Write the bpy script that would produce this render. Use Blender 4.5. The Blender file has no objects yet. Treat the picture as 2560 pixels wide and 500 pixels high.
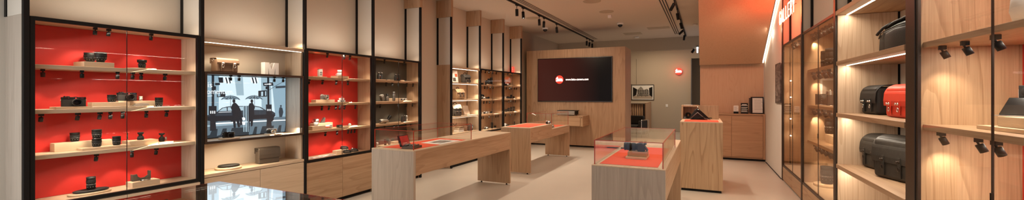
import bpy, math, random
from mathutils import Vector, Matrix, Euler
random.seed(7)
C = bpy.context.scene.collection
R = math.radians
PI = math.pi

# ------------------------------------------------------------------ measuring
F, CX, HY, H = 1025.0, 1280.0, 237.0, 1.55
TH = math.atan((1760 - CX) / F)
SN, CS = math.sin(TH), math.cos(TH)


def ray(px, py):
    u = (px - CX) / F
    v = (HY - py) / F
    return Vector((-SN + u * CS, CS + u * SN, v))


def onX(px, py, x):
    d = ray(px, py)
    return Vector((0, 0, H)) + d * (x / d.x)


def onY(px, py, y):
    d = ray(px, py)
    return Vector((0, 0, H)) + d * (y / d.y)


def onZ(px, py, z):
    d = ray(px, py)
    return Vector((0, 0, H)) + d * ((z - H) / d.z)


# ------------------------------------------------------------------ materials
def srgb(r, g, b):
    f = lambda c: (c / 255 / 12.92) if c <= 10 else ((c / 255 + 0.055) / 1.055) ** 2.4
    return (f(r), f(g), f(b), 1)


def new_mat(name):
    m = bpy.data.materials.new(name)
    m.use_nodes = True
    nt = m.node_tree
    return m, nt, nt.nodes['Principled BSDF']


def plain(name, col, rough=0.5, metal=0.0, spec=0.5, bump=0.0, bscale=200.0, coat=0.0, var=0.0):
    m, nt, p = new_mat(name)
    p.inputs['Base Color'].default_value = col
    p.inputs['Roughness'].default_value = rough
    p.inputs['Metallic'].default_value = metal
    p.inputs['Specular IOR Level'].default_value = spec
    p.inputs['Coat Weight'].default_value = coat
    if bump or var:
        tc = nt.nodes.new('ShaderNodeTexCoord')
        n = nt.nodes.new('ShaderNodeTexNoise')
        n.inputs['Scale'].default_value = bscale
        n.inputs['Detail'].default_value = 3
        nt.links.new(tc.outputs['Object'], n.inputs['Vector'])
        if bump:
            b = nt.nodes.new('ShaderNodeBump')
            b.inputs['Strength'].default_value = bump
            b.inputs['Distance'].default_value = 0.002
            nt.links.new(n.outputs['Fac'], b.inputs['Height'])
            nt.links.new(b.outputs['Normal'], p.inputs['Normal'])
        if var:
            mx = nt.nodes.new('ShaderNodeMix')
            mx.data_type = 'RGBA'
            mx.inputs['A'].default_value = tuple(c * (1 - var) for c in col[:3]) + (1,)
            mx.inputs['B'].default_value = tuple(min(1, c * (1 + var)) for c in col[:3]) + (1,)
            nt.links.new(n.outputs['Fac'], mx.inputs['Factor'])
            nt.links.new(mx.outputs['Result'], p.inputs['Base Color'])
    return m


def emit(name, col, strength, base=None):
    m, nt, p = new_mat(name)
    p.inputs['Base Color'].default_value = base or col
    p.inputs['Emission Color'].default_value = col
    p.inputs['Emission Strength'].default_value = strength
    p.inputs['Roughness'].default_value = 0.6
    return m


def wood(name, light, dark, axis='z', rough=0.5, k=1.0, contrast=1.3, ring=0.26, streak=0.55):
    """oak veneer: contour rings of a stretched noise plus fine fibres along one axis"""
    m, nt, p = new_mat(name)
    N, L = nt.nodes, nt.links
    tc = N.new('ShaderNodeTexCoord')
    oi = N.new('ShaderNodeObjectInfo')
    add = N.new('ShaderNodeVectorMath')
    add.operation = 'ADD'
    sc = N.new('ShaderNodeVectorMath')
    sc.operation = 'SCALE'
    sc.inputs[0].default_value = (3.1, 5.7, 2.3)
    L.new(oi.outputs['Random'], sc.inputs['Scale'])
    L.new(tc.outputs['Object'], add.inputs[0])
    L.new(sc.outputs[0], add.inputs[1])
    i = 'xyz'.index(axis)

    def mapped(a, b):
        mp = N.new('ShaderNodeMapping')
        s = [a, a, a]
        s[i] = b
        mp.inputs['Scale'].default_value = s
        L.new(add.outputs[0], mp.inputs['Vector'])
        return mp

    n1 = N.new('ShaderNodeTexNoise')
    n1.inputs['Scale'].default_value = 1.0
    n1.inputs['Detail'].default_value = 1.5
    n1.inputs['Roughness'].default_value = 0.4
    L.new(mapped(4.6 * k, 0.34 * k).outputs[0], n1.inputs['Vector'])
    mu = N.new('ShaderNodeMath')
    mu.operation = 'MULTIPLY'
    mu.inputs[1].default_value = 11.0
    L.new(n1.outputs['Fac'], mu.inputs[0])
    pp = N.new('ShaderNodeMath')
    pp.operation = 'FRACT'
    L.new(mu.outputs[0], pp.inputs[0])
    n2 = N.new('ShaderNodeTexNoise')
    n2.inputs['Scale'].default_value = 1.0
    n2.inputs['Detail'].default_value = 3
    L.new(mapped(170 * k, 3.0 * k).outputs[0], n2.inputs['Vector'])
    n3 = N.new('ShaderNodeTexNoise')
    n3.inputs['Scale'].default_value = 1.0
    n3.inputs['Detail'].default_value = 2
    L.new(mapped(22 * k, 0.5 * k).outputs[0], n3.inputs['Vector'])
    # ring mask
    rr = N.new('ShaderNodeValToRGB')
    e = rr.color_ramp.elements
    e[0].position, e[0].color = 0.0, (0.0, 0, 0, 1)
    e[1].position, e[1].color = 1.0, (0.75, 0.75, 0.75, 1)
    x = e.new(0.75)
    x.color = (0.25, 0.25, 0.25, 1)
    x = e.new(0.93)
    x.color = (1, 1, 1, 1)
    L.new(pp.outputs[0], rr.inputs['Fac'])
    a1 = N.new('ShaderNodeMath')
    a1.operation = 'MULTIPLY'
    a1.inputs[1].default_value = ring * contrast
    L.new(rr.outputs[0], a1.inputs[0])
    a2 = N.new('ShaderNodeMath')
    a2.operation = 'MULTIPLY_ADD'
    a2.inputs[1].default_value = 0.85 * contrast
    L.new(n2.outputs['Fac'], a2.inputs[0])
    L.new(a1.outputs[0], a2.inputs[2])
    a3 = N.new('ShaderNodeMath')
    a3.operation = 'MULTIPLY_ADD'
    a3.inputs[1].default_value = streak * contrast
    L.new(n3.outputs['Fac'], a3.inputs[0])
    L.new(a2.outputs[0], a3.inputs[2])
    a4 = N.new('ShaderNodeMath')
    a4.operation = 'SUBTRACT'
    a4.use_clamp = True
    a4.inputs[1].default_value = (0.38 + .08 * streak) * contrast
    L.new(a3.outputs[0], a4.inputs[0])
    mx = N.new('ShaderNodeMix')
    mx.data_type = 'RGBA'
    mx.inputs['A'].default_value = light
    mx.inputs['B'].default_value = dark
    L.new(a4.outputs[0], mx.inputs['Factor'])
    L.new(mx.outputs['Result'], p.inputs['Base Color'])
    p.inputs['Roughness'].default_value = rough
    b = N.new('ShaderNodeBump')
    b.inputs['Strength'].default_value = 0.08
    b.inputs['Distance'].default_value = 0.001
    L.new(n2.outputs['Fac'], b.inputs['Height'])
    L.new(b.outputs['Normal'], p.inputs['Normal'])
    return m


def glass(name, tint=(0.97, 0.98, 0.97, 1), ior=1.5, rough=0.0):
    """clear architectural pane: Fresnel mix of straight transmission and mirror reflection"""
    m, nt, p = new_mat(name)
    N, L = nt.nodes, nt.links
    N.remove(p)
    out = N['Material Output']
    t = N.new('ShaderNodeBsdfTransparent')
    t.inputs['Color'].default_value = tint
    g = N.new('ShaderNodeBsdfGlossy')
    g.inputs['Roughness'].default_value = rough
    g.inputs['Color'].default_value = (1, 1, 1, 1)
    geo = N.new('ShaderNodeNewGeometry')
    mr = N.new('ShaderNodeMapRange')      # keeps the outside index on both faces of the slab
    mr.inputs['To Min'].default_value = ior
    mr.inputs['To Max'].default_value = 1 / ior
    L.new(geo.outputs['Backfacing'], mr.inputs['Value'])
    fr = N.new('ShaderNodeFresnel')
    L.new(mr.outputs[0], fr.inputs['IOR'])
    mx = N.new('ShaderNodeMixShader')
    L.new(fr.outputs[0], mx.inputs[0])
    L.new(t.outputs[0], mx.inputs[1])
    L.new(g.outputs[0], mx.inputs[2])
    L.new(mx.outputs[0], out.inputs['Surface'])
    return m


OAK_L, OAK_D = (0.52, 0.345, 0.21, 1), (0.30, 0.165, 0.083, 1)
M = {}
M['oak_z'] = wood('oak veneer upright', OAK_L, OAK_D, 'z')
M['oak_y'] = wood('oak veneer lengthwise', OAK_L, OAK_D, 'y')
M['oak_x'] = wood('oak veneer crosswise', OAK_L, OAK_D, 'x')
M['pale_z'] = wood('ash veneer upright', (0.64, 0.49, 0.35, 1), (0.43, 0.30, 0.19, 1), 'z')
M['pale_y'] = wood('ash veneer lengthwise', (0.66, 0.51, 0.36, 1), (0.46, 0.33, 0.21, 1), 'y', contrast=1.0)
M['pale_x'] = wood('ash veneer crosswise', (0.66, 0.51, 0.36, 1), (0.46, 0.33, 0.21, 1), 'x', contrast=1.0)
M['daylit_z'] = wood('daylit grey oak veneer upright', (0.50, 0.42, 0.34, 1), (0.30, 0.235, 0.18, 1), 'z', k=1.4, contrast=1.0)  # oak with cool shop-front daylight put into its grey colour
M['warm_z'] = wood('amber oak veneer upright', (0.50, 0.31, 0.18, 1), (0.34, 0.19, 0.10, 1), 'z', k=0.8)
M['warm_y'] = wood('amber oak veneer lengthwise', (0.50, 0.31, 0.18, 1), (0.34, 0.19, 0.10, 1), 'y')
M['warm_x'] = wood('amber oak veneer crosswise', (0.50, 0.31, 0.18, 1), (0.34, 0.19, 0.10, 1), 'x')
M['bold_z'] = wood('bold grained oak veneer upright', (0.54, 0.365, 0.215, 1), (0.29, 0.16, 0.078, 1), 'z', k=1.0, contrast=1.2, ring=.40, streak=.36)
M['pale_bold'] = wood('bold grained ash veneer upright', (0.64, 0.47, 0.32, 1), (0.38, 0.23, 0.125, 1), 'z', k=1.0, contrast=1.1, ring=.36, streak=.36)
M['soffit'] = wood('fine amber veneer upright', (0.60, 0.40, 0.26, 1), (0.47, 0.285, 0.17, 1), 'z', k=1.7, contrast=0.9)
M['soffit_y'] = wood('fine amber veneer lengthwise', (0.60, 0.40, 0.26, 1), (0.47, 0.285, 0.17, 1), 'y', k=1.7, contrast=0.9)
M['pad'] = wood('beech block', (0.70, 0.53, 0.36, 1), (0.52, 0.36, 0.22, 1), 'y', k=1.6, contrast=0.9)
M['fabric'] = plain('beige wall fabric', (0.60, 0.53, 0.44, 1), 0.9, bump=0.25, bscale=450, var=0.05)
M['plaster'] = plain('warm grey plaster', (0.44, 0.365, 0.275, 1), 0.9, bump=0.1, bscale=60, var=0.08)
M['ceiling'] = plain('ceiling paint', (0.62, 0.53, 0.44, 1), 0.95, bump=0.05, bscale=30, var=0.03)
M['white_wall'] = plain('off white paint', (0.74, 0.69, 0.62, 1), 0.85, var=0.03, bscale=8)
M['cream'] = plain('cream laminate', (0.57, 0.50, 0.41, 1), 0.7)
M['floor'] = plain('polished screed', (0.49, 0.435, 0.365, 1), 0.36, var=0.05, bscale=2.2, bump=0.03)
M['black'] = plain('black powder coat', (0.007, 0.006, 0.0055, 1), 0.5, spec=0.22)
M['bronze'] = plain('dark bronze metal', (0.045, 0.028, 0.018, 1), 0.38, metal=0.3)
M['black_soft'] = plain('black rubberised skin', (0.014, 0.0135, 0.013, 1), 0.62, bump=0.3, bscale=900)
M['black_gloss'] = plain('black lacquer', (0.008, 0.008, 0.008, 1), 0.18)
M['lensglass'] = plain('coated front element', (0.010, 0.012, 0.022, 1), 0.05, spec=0.8, coat=0.6)
M['silver'] = plain('satin chrome', (0.72, 0.70, 0.66, 1), 0.28, metal=1.0)
M['chrome'] = plain('bright chrome', (0.80, 0.78, 0.74, 1), 0.12, metal=1.0)
M['gunmetal'] = plain('grey anodised metal', (0.17, 0.155, 0.14, 1), 0.42, metal=0.6)
M['scope'] = plain('champagne grey metal', (0.33, 0.29, 0.24, 1), 0.38, metal=0.5)
M['white'] = plain('white card', (0.80, 0.78, 0.74, 1), 0.6)
M['letter_white'] = plain('white letter lacquer', (0.94, 0.92, 0.87, 1), 0.5)
M['marks'] = plain('white engraving', (0.78, 0.76, 0.72, 1), 0.6)
M['red_panel'] = plain('red lacquer panel', (0.55, 0.020, 0.014, 1), 0.5)
M['olive_panel'] = plain('dark olive panel', (0.050, 0.046, 0.034, 1), 0.6)
M['mat'] = plain('orange red felt', (0.72, 0.080, 0.028, 1), 0.85, bump=0.2, bscale=700)
M['rededge'] = plain('red glass edge', (0.42, 0.035, 0.015, 1), 0.2)
M['red_leather'] = plain('red orange leather', (0.68, 0.050, 0.020, 1), 0.5, bump=0.35, bscale=260)
M['black_leather'] = plain('black grained leather', (0.018, 0.016, 0.014, 1), 0.55, spec=0.3, bump=0.6, bscale=200)
M['soft_leather'] = plain('black waxed leather', (0.036, 0.031, 0.025, 1), 0.55, spec=0.3, bump=0.8, bscale=28, var=0.35)
M['brown_leather'] = plain('dusty brown leather', (0.19, 0.115, 0.07, 1), 0.6, bump=0.5, bscale=200, var=0.15)
M['grey_leather'] = plain('taupe leather', (0.075, 0.058, 0.042, 1), 0.45, bump=0.4, bscale=220)
M['canvas_grey'] = plain('charcoal canvas', (0.085, 0.075, 0.066, 1), 0.85, bump=0.5, bscale=300)
M['canvas_tan'] = plain('tan waxed canvas', (0.33, 0.215, 0.12, 1), 0.8, bump=0.5, bscale=120, var=0.3)
M['canvas_stone'] = plain('stone canvas', (0.42, 0.34, 0.27, 1), 0.85, bump=0.4, bscale=300)
M['grey_plastic'] = plain('mid grey plastic', (0.27, 0.245, 0.22, 1), 0.5)
M['led'] = emit('led strip diffuser', (1.0, 0.88, 0.70, 1), 7.0)
M['lampface'] = emit('spotlight lens', (1.0, 0.84, 0.62, 1), 9.0)
M['neon'] = emit('red neon tube', (1.0, 0.33, 0.22, 1), 6.0)
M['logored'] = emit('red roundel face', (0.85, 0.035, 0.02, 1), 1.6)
M['logowhite'] = emit('white roundel lettering', (1, 0.86, 0.8, 1), 1.7)
M['tv_black'] = plain('screen bezel', (0.006, 0.005, 0.005, 1), 0.3)
M['glass'] = glass('clear glass', (0.985, 0.985, 0.98, 1), 1.17)
M['glass_case'] = glass('vitrine glass', (0.985, 0.985, 0.975, 1), 1.52)
def mirror_glass(name, k):
    m, nt, p = new_mat(name)
    N, L = nt.nodes, nt.links
    N.remove(p)
    t = N.new('ShaderNodeBsdfTransparent')
    t.inputs['Color'].default_value = (.9, .86, .82, 1)
    g = N.new('ShaderNodeBsdfGlossy')
    g.inputs['Roughness'].default_value = 0.0
    g.inputs['Color'].default_value = (1, 1, 1, 1)
    mx = N.new('ShaderNodeMixShader')
    mx.inputs[0].default_value = k
    L.new(t.outputs[0], mx.inputs[1])
    L.new(g.outputs[0], mx.inputs[2])
    L.new(mx.outputs[0], N['Material Output'].inputs['Surface'])
    return m


M['mirror_top'] = mirror_glass('mirror coated glass', .56)
M['glass_tint'] = glass('bronze tinted glass', (0.94, 0.885, 0.81, 1), 1.2)


# ------------------------------------------------------------------ mesh builder
class MB:
    def __init__(s, X=None):
        s.v, s.f, s.m, s.sm = [], [], [], []
        s.X = X

    def add(s, vs, fs, mi=0, smooth=False):
        b = len(s.v)
        for p in vs:
            p = Vector(p)
            s.v.append(s.X @ p if s.X else p)
        for f in fs:
            s.f.append([b + i for i in f])
            s.m.append(mi)
            s.sm.append(smooth)
        return s

    def box(s, x0, y0, z0, x1, y1, z1, mi=0):
        x0, x1 = min(x0, x1), max(x0, x1)
        y0, y1 = min(y0, y1), max(y0, y1)
        z0, z1 = min(z0, z1), max(z0, z1)
        return s.add([(x0, y0, z0), (x1, y0, z0), (x1, y1, z0), (x0, y1, z0), (x0, y0, z1), (x1, y0, z1), (x1, y1, z1), (x0, y1, z1)],
                     [(3, 2, 1, 0), (4, 5, 6, 7), (0, 1, 5, 4), (1, 2, 6, 5), (2, 3, 7, 6), (3, 0, 4, 7)], mi)

    def lathe(s, prof, o=(0, 0, 0), axis='z', n=24, mi=0, smooth=True, a0=0.0, a1=2 * PI, sx=1.0, sy=1.0):
        o = Vector(o)
        full = abs(a1 - a0 - 2 * PI) < 1e-6
        k = n if full else n + 1
        vs = []
        for r, z in prof:
            for i in range(k):
                a = a0 + (a1 - a0) * i / n
                p = (r * math.cos(a) * sx, r * math.sin(a) * sy, z)
                if axis == 'x':
                    p = (p[2], p[0], p[1])
                elif axis == 'y':
                    p = (p[1], p[2], p[0])
                vs.append(o + Vector(p))
        fs = []
        for j in range(len(prof) - 1):
            for i in range(n):
                i2 = (i + 1) % k
                fs.append((j * k + i, j * k + i2, (j + 1) * k + i2, (j + 1) * k + i))
        if full:
            if prof[0][0] > 1e-6:
                fs.append(tuple(range(k - 1, -1, -1)))
            if prof[-1][0] > 1e-6:
                fs.append(tuple((len(prof) - 1) * k + i for i in range(k)))
        return s.add(vs, fs, mi, smooth)

    def cyl(s, p0, p1, r0, r1=None, n=16, mi=0, smooth=True):
        p0, p1 = Vector(p0), Vector(p1)
        r1 = r0 if r1 is None else r1
        d = (p1 - p0).normalized()
        q = d.to_track_quat('Z', 'Y')
        vs = []
        for p, r in ((p0, r0), (p1, r1)):
            for i in range(n):
                a = 2 * PI * i / n
                vs.append(p + q @ Vector((r * math.cos(a), r * math.sin(a), 0)))
        fs = [(i, (i + 1) % n, n + (i + 1) % n, n + i) for i in range(n)]
        fs += [tuple(range(n - 1, -1, -1)), tuple(range(n, 2 * n))]
        return s.add(vs, fs, mi, smooth)

    def tube(s, pts, r, n=8, mi=0, closed=False):
        pts = [Vector(p) for p in pts]
        vs, m = [], len(pts)
        up = None
        for i, p in enumerate(pts):
            a = pts[i - 1] if (i > 0 or closed) else p
            b = pts[(i + 1) % m] if (i < m - 1 or closed) else p
            d = (b - a).normalized()
            if up is None:
                up = d.orthogonal().normalized()
            up = (up - d * up.dot(d))
            up = up.normalized() if up.length > 1e-6 else d.orthogonal().normalized()
            w = d.cross(up)
            for k in range(n):
                t = 2 * PI * k / n
                vs.append(p + up * (r * math.cos(t)) + w * (r * math.sin(t)))
        fs = []
        for i in range(m if closed else m - 1):
            j = (i + 1) % m
            for k in range(n):
                k2 = (k + 1) % n
                fs.append((i * n + k, i * n + k2, j * n + k2, j * n + k))
        if not closed:
            fs.append(tuple(range(n - 1, -1, -1)))
            fs.append(tuple((m - 1) * n + k for k in range(n)))
        return s.add(vs, fs, mi, True)

    def prism(s, poly, axis, a, b, mi=0, smooth=False):
        """polygon in the two other axes (x<y<z order) extruded along axis from a to b"""
        n = len(poly)

        def P(p, t):
            if axis == 'x':
                return (t, p[0], p[1])
            if axis == 'y':
                return (p[0], t, p[1])
            return (p[0], p[1], t)
        vs = [P(p, a) for p in poly] + [P(p, b) for p in poly]
        fs = [(i, (i + 1) % n, n + (i + 1) % n, n + i) for i in range(n)]
        s.add(vs, fs, mi, smooth)
        s.add(vs, [tuple(range(n - 1, -1, -1)), tuple(range(n, 2 * n))], mi, False)
        return s

    def slab(s, a, b, c, d, t, mi=0):
        """thin plate through four corner points, thickness t along its normal"""
        a, b, c, d = map(Vector, (a, b, c, d))
        n = (b - a).cross(d - a).normalized() * t
        vs = [a, b, c, d, a + n, b + n, c + n, d + n]
        return s.add(vs, [(3, 2, 1, 0), (4, 5, 6, 7), (0, 1, 5, 4), (1, 2, 6, 5), (2, 3, 7, 6), (3, 0, 4, 7)], mi)

    def build(s, name, mats, parent=None, world=True, bevel=0.0, seg=2, loc=None):
        mats = mats if isinstance(mats, (list, tuple)) else [mats]
        off = Vector((0, 0, 0))
        if parent is not None and world:
            off = Vector(parent.get('_o', (0, 0, 0)))
        if parent is None and loc is not None:
            off = Vector(loc)
        me = bpy.data.meshes.new(name)
        me.from_pydata([p - off for p in s.v], [], s.f)
        for mm in mats:
            me.materials.append(M[mm] if isinstance(mm, str) else mm)
        for p, i, q in zip(me.polygons, s.m, s.sm):
            p.material_index = i
            p.use_smooth = q
        import bmesh
        bm = bmesh.new()
        bm.from_mesh(me)
        bmesh.ops.remove_doubles(bm, verts=bm.verts, dist=1e-6)
        bmesh.ops.recalc_face_normals(bm, faces=bm.faces)
        bm.to_mesh(me)
        bm.free()
        o = bpy.data.objects.new(name, me)
        C.objects.link(o)
        if parent is not None:
            o.parent = parent
            o['_o'] = tuple(off)
        elif loc is not None:
            o.location = loc
        if bevel:
            b = o.modifiers.new('edge', 'BEVEL')
            b.width, b.segments, b.limit_method = bevel, seg, 'ANGLE'
            b.angle_limit = R(40)
            b.harden_normals = False
        return o


def tag(o, label, cat, group=None):
    o['label'] = label
    o['category'] = cat
    if group:
        o['group'] = group
    n = len(label.split())
    if not 4 <= n <= 16:
        print('LABEL LENGTH', n, label)
    return o


def thing(name, label, cat, loc, rz=0.0, group=None):
    o = bpy.data.objects.new(name, None)
    C.objects.link(o)
    o.empty_display_size = 0.05
    o.location = loc
    o.rotation_euler = (0, 0, rz)
    o['_o'] = tuple(loc)
    return tag(o, label, cat, group)


def struct(o):
    o['kind'] = 'structure'
    return o


def sempty(name, loc):
    o = bpy.data.objects.new(name, None)
    C.objects.link(o)
    o.location = loc
    o['_o'] = tuple(loc)
    o['kind'] = 'structure'
    return o


def copy_tree(o, parent=None):
    c = o.copy()
    C.objects.link(c)
    if parent is not None:
        c.parent = parent
    for ch in list(o.children):
        copy_tree(ch, c)
    return c


def lamp(name, kind, loc, energy, col=(1, .80, .58), aim=None, **kw):
    d = bpy.data.lights.new(name, kind)
    d.energy = energy
    d.color = col
    for k, v in kw.items():
        setattr(d, k, v)
    o = bpy.data.objects.new(name, d)
    C.objects.link(o)
    o.location = loc
    if aim is not None:
        o.rotation_euler = (Vector(aim) - Vector(loc)).to_track_quat('-Z', 'Y').to_euler()
    return o
EXPOSURE = 0.22

# ------------------------------------------------------------------ room shell
XL, XB = -4.8, -5.17          # front plane and back plane of the left wall system
XR, XRB = 1.29, 1.83          # front plane and back plane of the right wall system
ZC = 3.55                     # ceiling
YF, YB = -3.0, 18.4
NAMES = {}


struct(MB().box(-5.5, YF - 0.3, -0.2, 2.1, 20.3, 0).build('floor', 'floor'))
struct(MB().box(-5.5, YF - 0.3, ZC, 2.1, 20.3, ZC + 0.2).build('ceiling', 'ceiling'))
b = MB().box(-5.4, YF - 0.3, 0.001, XB, 10.93, ZC - 0.001)
struct(b.build('wall_left', 'fabric'))
struct(MB().box(-5.4, 10.931, 0.001, XB, 20.3, ZC - 0.001).build('wall_left_rear', 'plaster'))
b = MB().box(XRB, YF - 0.3, 0.001, 2.05, 8.85, ZC - 0.001)
struct(b.build('wall_right', 'fabric'))
struct(MB().box(XR, 8.90, 0.001, 2.05, 11.40, ZC - 0.001).build('wall_right_rear', 'white_wall'))
# rear wall with a dark doorway beside the stair core
b = MB().box(-5.39, YB, 0.001, -0.50, YB + 0.25, ZC - 0.001).box(-0.50, YB, 3.05, 0.45, YB + 0.25, ZC - 0.001).box(0.45, YB, 0.001, 2.05, YB + 0.25, ZC - 0.001)
struct(b.build('wall_back', 'plaster'))
struct(MB().box(-0.60, YB + 1.4, 0.001, 0.55, YB + 1.5, ZC - .001).box(-0.6, YB + 0.26, 0.001, -0.5, YB + 1.399, ZC - .001).box(0.45, YB + 0.26, 0.001, .55, YB + 1.399, ZC - .001).build('wall_corridor', 'plaster'))
dr = sempty('door_1', (-0.47, YB - 0.02, 0))
MB().box(-0.56, YB - 0.03, 0.0, -0.47, YB - 0.002, 3.04).build('door_frame', 'plaster', dr)
MB().box(-0.49, YB - 0.055, 0.002, -0.455, YB - 0.032, 3.0, 0).build('door_edge', 'gunmetal', dr, bevel=0.003)
MB().cyl((-0.505, YB - 0.055, 1.02), (-0.505, YB - 0.10, 1.02), 0.012).cyl((-0.505, YB - 0.10, 1.02), (-0.505, YB - 0.10, 1.14), 0.01).build('door_handle', 'chrome', dr)
struct(MB().box(XB + .001, 15.3, 3.12, 1.28, 15.6, ZC - 0.001).build('ceiling_beam', 'plaster'))
struct(MB().box(-5.16, YB - 0.016, 0.001, -0.58, YB - 0.001, 0.10).build('baseboard_back', 'plaster', bevel=0.004))
# stair core: oak wall, sloping oak soffit, light line beside it
struct(MB().box(-0.09, 11.40, 0.001, 1.289, 13.0, ZC - 0.001).build('wall_stair', 'soffit'))
b = MB().prism([(11.36, 2.29), (11.14, 2.29), (8.72, ZC - .002), (11.36, ZC - .002)], 'x', -0.10, 1.215)
struct(b.build('ceiling_stair_soffit', 'soffit_y'))
b = MB().prism([(11.20, 2.30), (8.80, 3.535), (8.83, 3.545), (11.20, 2.325)], 'x', 1.243, 1.264)
o = b.build('light_line', 'led')
tag(o, 'long white light line running up beside the sloping wooden stair soffit', 'light')
lamp('stair line light', 'AREA', (1.25, 10.0, 2.86), 22, (1, .88, .72), aim=(1.0, 9.7, 2.2), shape='RECTANGLE', size=0.04, size_y=2.4)
struct(MB().box(XR - 0.012, 8.91, 0.001, XR - 0.001, 11.0, 0.012).build('baseboard_right', 'black'))
# shop front behind the camera
wf = sempty('wall_front', (0, YF, 0))
MB().box(-5.5, YF - 0.25, 0.001, -5.0, YF, ZC - .001).box(1.6, YF - 0.25, 0.001, 2.05, YF, ZC - .001).box(-5.0, YF - 0.25, 3.2, 1.6, YF, ZC - .001).build('wall_face', 'plaster', wf)
wn = sempty('window_1', (0, YF, 0))
b = MB()
for x in (-5.0, -3.35, -1.7, -0.05, 1.55):
    b.box(x, YF - 0.12, 0.003, x + 0.05, YF - 0.06, 3.2)
b.box(-5.0, YF - 0.12, 3.14, 1.6, YF - 0.06, 3.199).box(-5.0, YF - 0.12, 0.003, 1.6, YF - 0.06, 0.08)
b.build('window_frame', 'black', wn)
MB().box(-4.95, YF - 0.095, 0.08, 1.55, YF - 0.085, 3.14).build('window_pane', 'glass', wn)
# ---------------------------------------------------------------- left wall fins, posts, oak heads
BAYS_L = [0.03, 1.29, 2.533, 3.77, 5.015, 6.228, 7.265, 8.482, 9.727, 10.905]
trim_n = 0


def fin_left(y, lower=None):
    """a fabric-clad fin between two bays, with black post, corner slat and oak head"""
    global trim_n
    trim_n += 1
    t = sempty('trim_%d' % trim_n, (XL, y, 0))
    z0 = 2.185
    MB().box(XB + .001, y - 0.0125, z0, XL - 0.036, y + 0.0195, 3.185).build('fin_panel', 'fabric', t)
    MB().box(XL - 0.034, y - 0.0135, 0.001, XL + 0.005, y + 0.0205, 3.185).build('post', 'black', t, bevel=0.003)
    MB().box(XB + .001, y - 0.019, z0, XB + 0.045, y - 0.013, 3.185).build('corner_slat', 'black', t)
    MB().box(XB + .001, y - 0.042, 3.187, XL + 0.010, y + 0.036, ZC - .002).build('wood_head', 'oak_z', t, bevel=0.003)
    MB().box(XB + .001, y - 0.0125, 0.001, XL - 0.036, y + 0.0195, z0 - 0.001).build('fin_base', lower or 'oak_z', t)
    return t


fins = [fin_left(y, 'daylit_z' if i == 1 else None) for i, y in enumerate(BAYS_L)]

# ---------------------------------------------------------------- display cabinets, left wall
SH = (1.795, 1.430, 1.062)    # shelf tops


def cabinet(name, label, y0, y1, back, side, xb, zs=SH, z0=0.64, z1=2.172, seam=None, base_mat='pale_y', shelf_mat='pale_y', shelf_front=-4.838, bar=0.028):
    t = thing(name, label, 'display cabinet', (XL, (y0 + y1) / 2, z0))
    b = MB()
    b.box(XL - .03, y0, z0, XL, y0 + bar, z1).box(XL - .03, y1 - bar, z0, XL, y1, z1)
    b.box(XL - .03, y0 + bar, z1 - .03, XL, y1 - bar, z1).box(XL - .03, y0 + bar, z0, XL, y1 - bar, z0 + .03)
    b.build('frame', 'black', t, bevel=0.002)
    s = 0.02
    a0, a1 = y0 + 0.008, y1 - 0.008
    for nm, (p, q) in (('side_panel', (a0, a0 + s)), ('side_panel', (a1 - s, a1))):
        MB().box(xb - .018, p, z0 + .004, XL - .031, q, z1 - .004).build(nm, side + '_z', t)
    MB().box(xb - .018, a0 + s, z1 - .026, XL - .031, a1 - s, z1 - .004).build('top_panel', shelf_mat, t)
    MB().box(xb - .018, a0 + s, z0 + .006, XL - .031, a1 - s, z0 + .032).build('base_shelf', shelf_mat, t)
    MB().box(xb - .018, a0 + s, z0 + .034, xb, a1 - s, z1 - .028).build('back_panel', back, t)
    for z in zs:
        MB().box(xb + .001, a0 + s, z - .034, shelf_front, a1 - s, z).build('shelf', shelf_mat, t, bevel=0.003)
    sm = seam if seam else (y0 + y1) / 2
    for p, q in ((y0 + bar + .002, sm - .001), (sm + .001, y1 - bar - .002)):
        d = MB().box(XL - .016, p, z0 + .034, XL - .010, q, z1 - .034).build('glass_door', 'glass', t)
        MB().box(XL - .0162, (q if q < sm else p) - .0009, z0 + .034, XL - .0098, (q if q < sm else p) + .0009, z1 - .034).build('glass_edge', 'black', d)
        MB().box(XL - .0095, (q if q < sm else p) - .004, z0 + .5, XL - .004, (q if q < sm else p) + .004, z0 + .56).build('door_lock', 'chrome', d)
    return t


def base_cabinet(label, y0, y1, z1, mat='oak_y', seam=None):
    t = thing('base_cabinet', label, 'base cabinet', (XL, (y0 + y1) / 2, 0.0))
    MB().box(XB + .002, y0, 0.07, XL - .024, y1, z1).build('body', mat, t)
    MB().box(XB + .002, y0 + .01, 0.001, XL - .05, y1 - .01, 0.069).build('plinth', 'black', t)
    sm = seam if seam else (y0 + y1) / 2
    for p, q in ((y0 + .001, sm - .0015), (sm + .0015, y1 - .001)):
        MB().box(XL - .022, p, 0.055, XL - .002, q, z1 - .004).build('door', mat, t, bevel=0.0015)
    return t


g, g2 = 0.0225, 0.0155
cab = {}
cab[1] = cabinet('display_cabinet', 'nearest red-backed glass cabinet with lenses and cameras on four levels', BAYS_L[1] + g, BAYS_L[2] - g2, 'red_panel', 'pale', -5.10, seam=1.915)
base_cabinet('pale wooden base cabinet under the nearest red-backed glass cabinet', BAYS_L[1] + g, BAYS_L[2] - g2, 0.636, 'pale_y', 1.915)
cab[3] = cabinet('display_cabinet', 'second red-backed glass cabinet with mugs, camera and handheld devices, right of the screen', BAYS_L[3] + g, BAYS_L[4] - g2, 'red_panel', 'oak', -5.10, seam=4.396, shelf_mat='oak_y')
base_cabinet('oak base cabinet under the second red-backed glass cabinet', BAYS_L[3] + g, BAYS_L[4] - g2, 0.636, 'oak_y', 4.396)
cab[4] = cabinet('display_cabinet', 'olive-backed glass cabinet holding binoculars and spotting scope', BAYS_L[4] + g, BAYS_L[5] - g2, 'olive_panel', 'oak', -5.10, seam=5.625, shelf_mat='oak_y')
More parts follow.
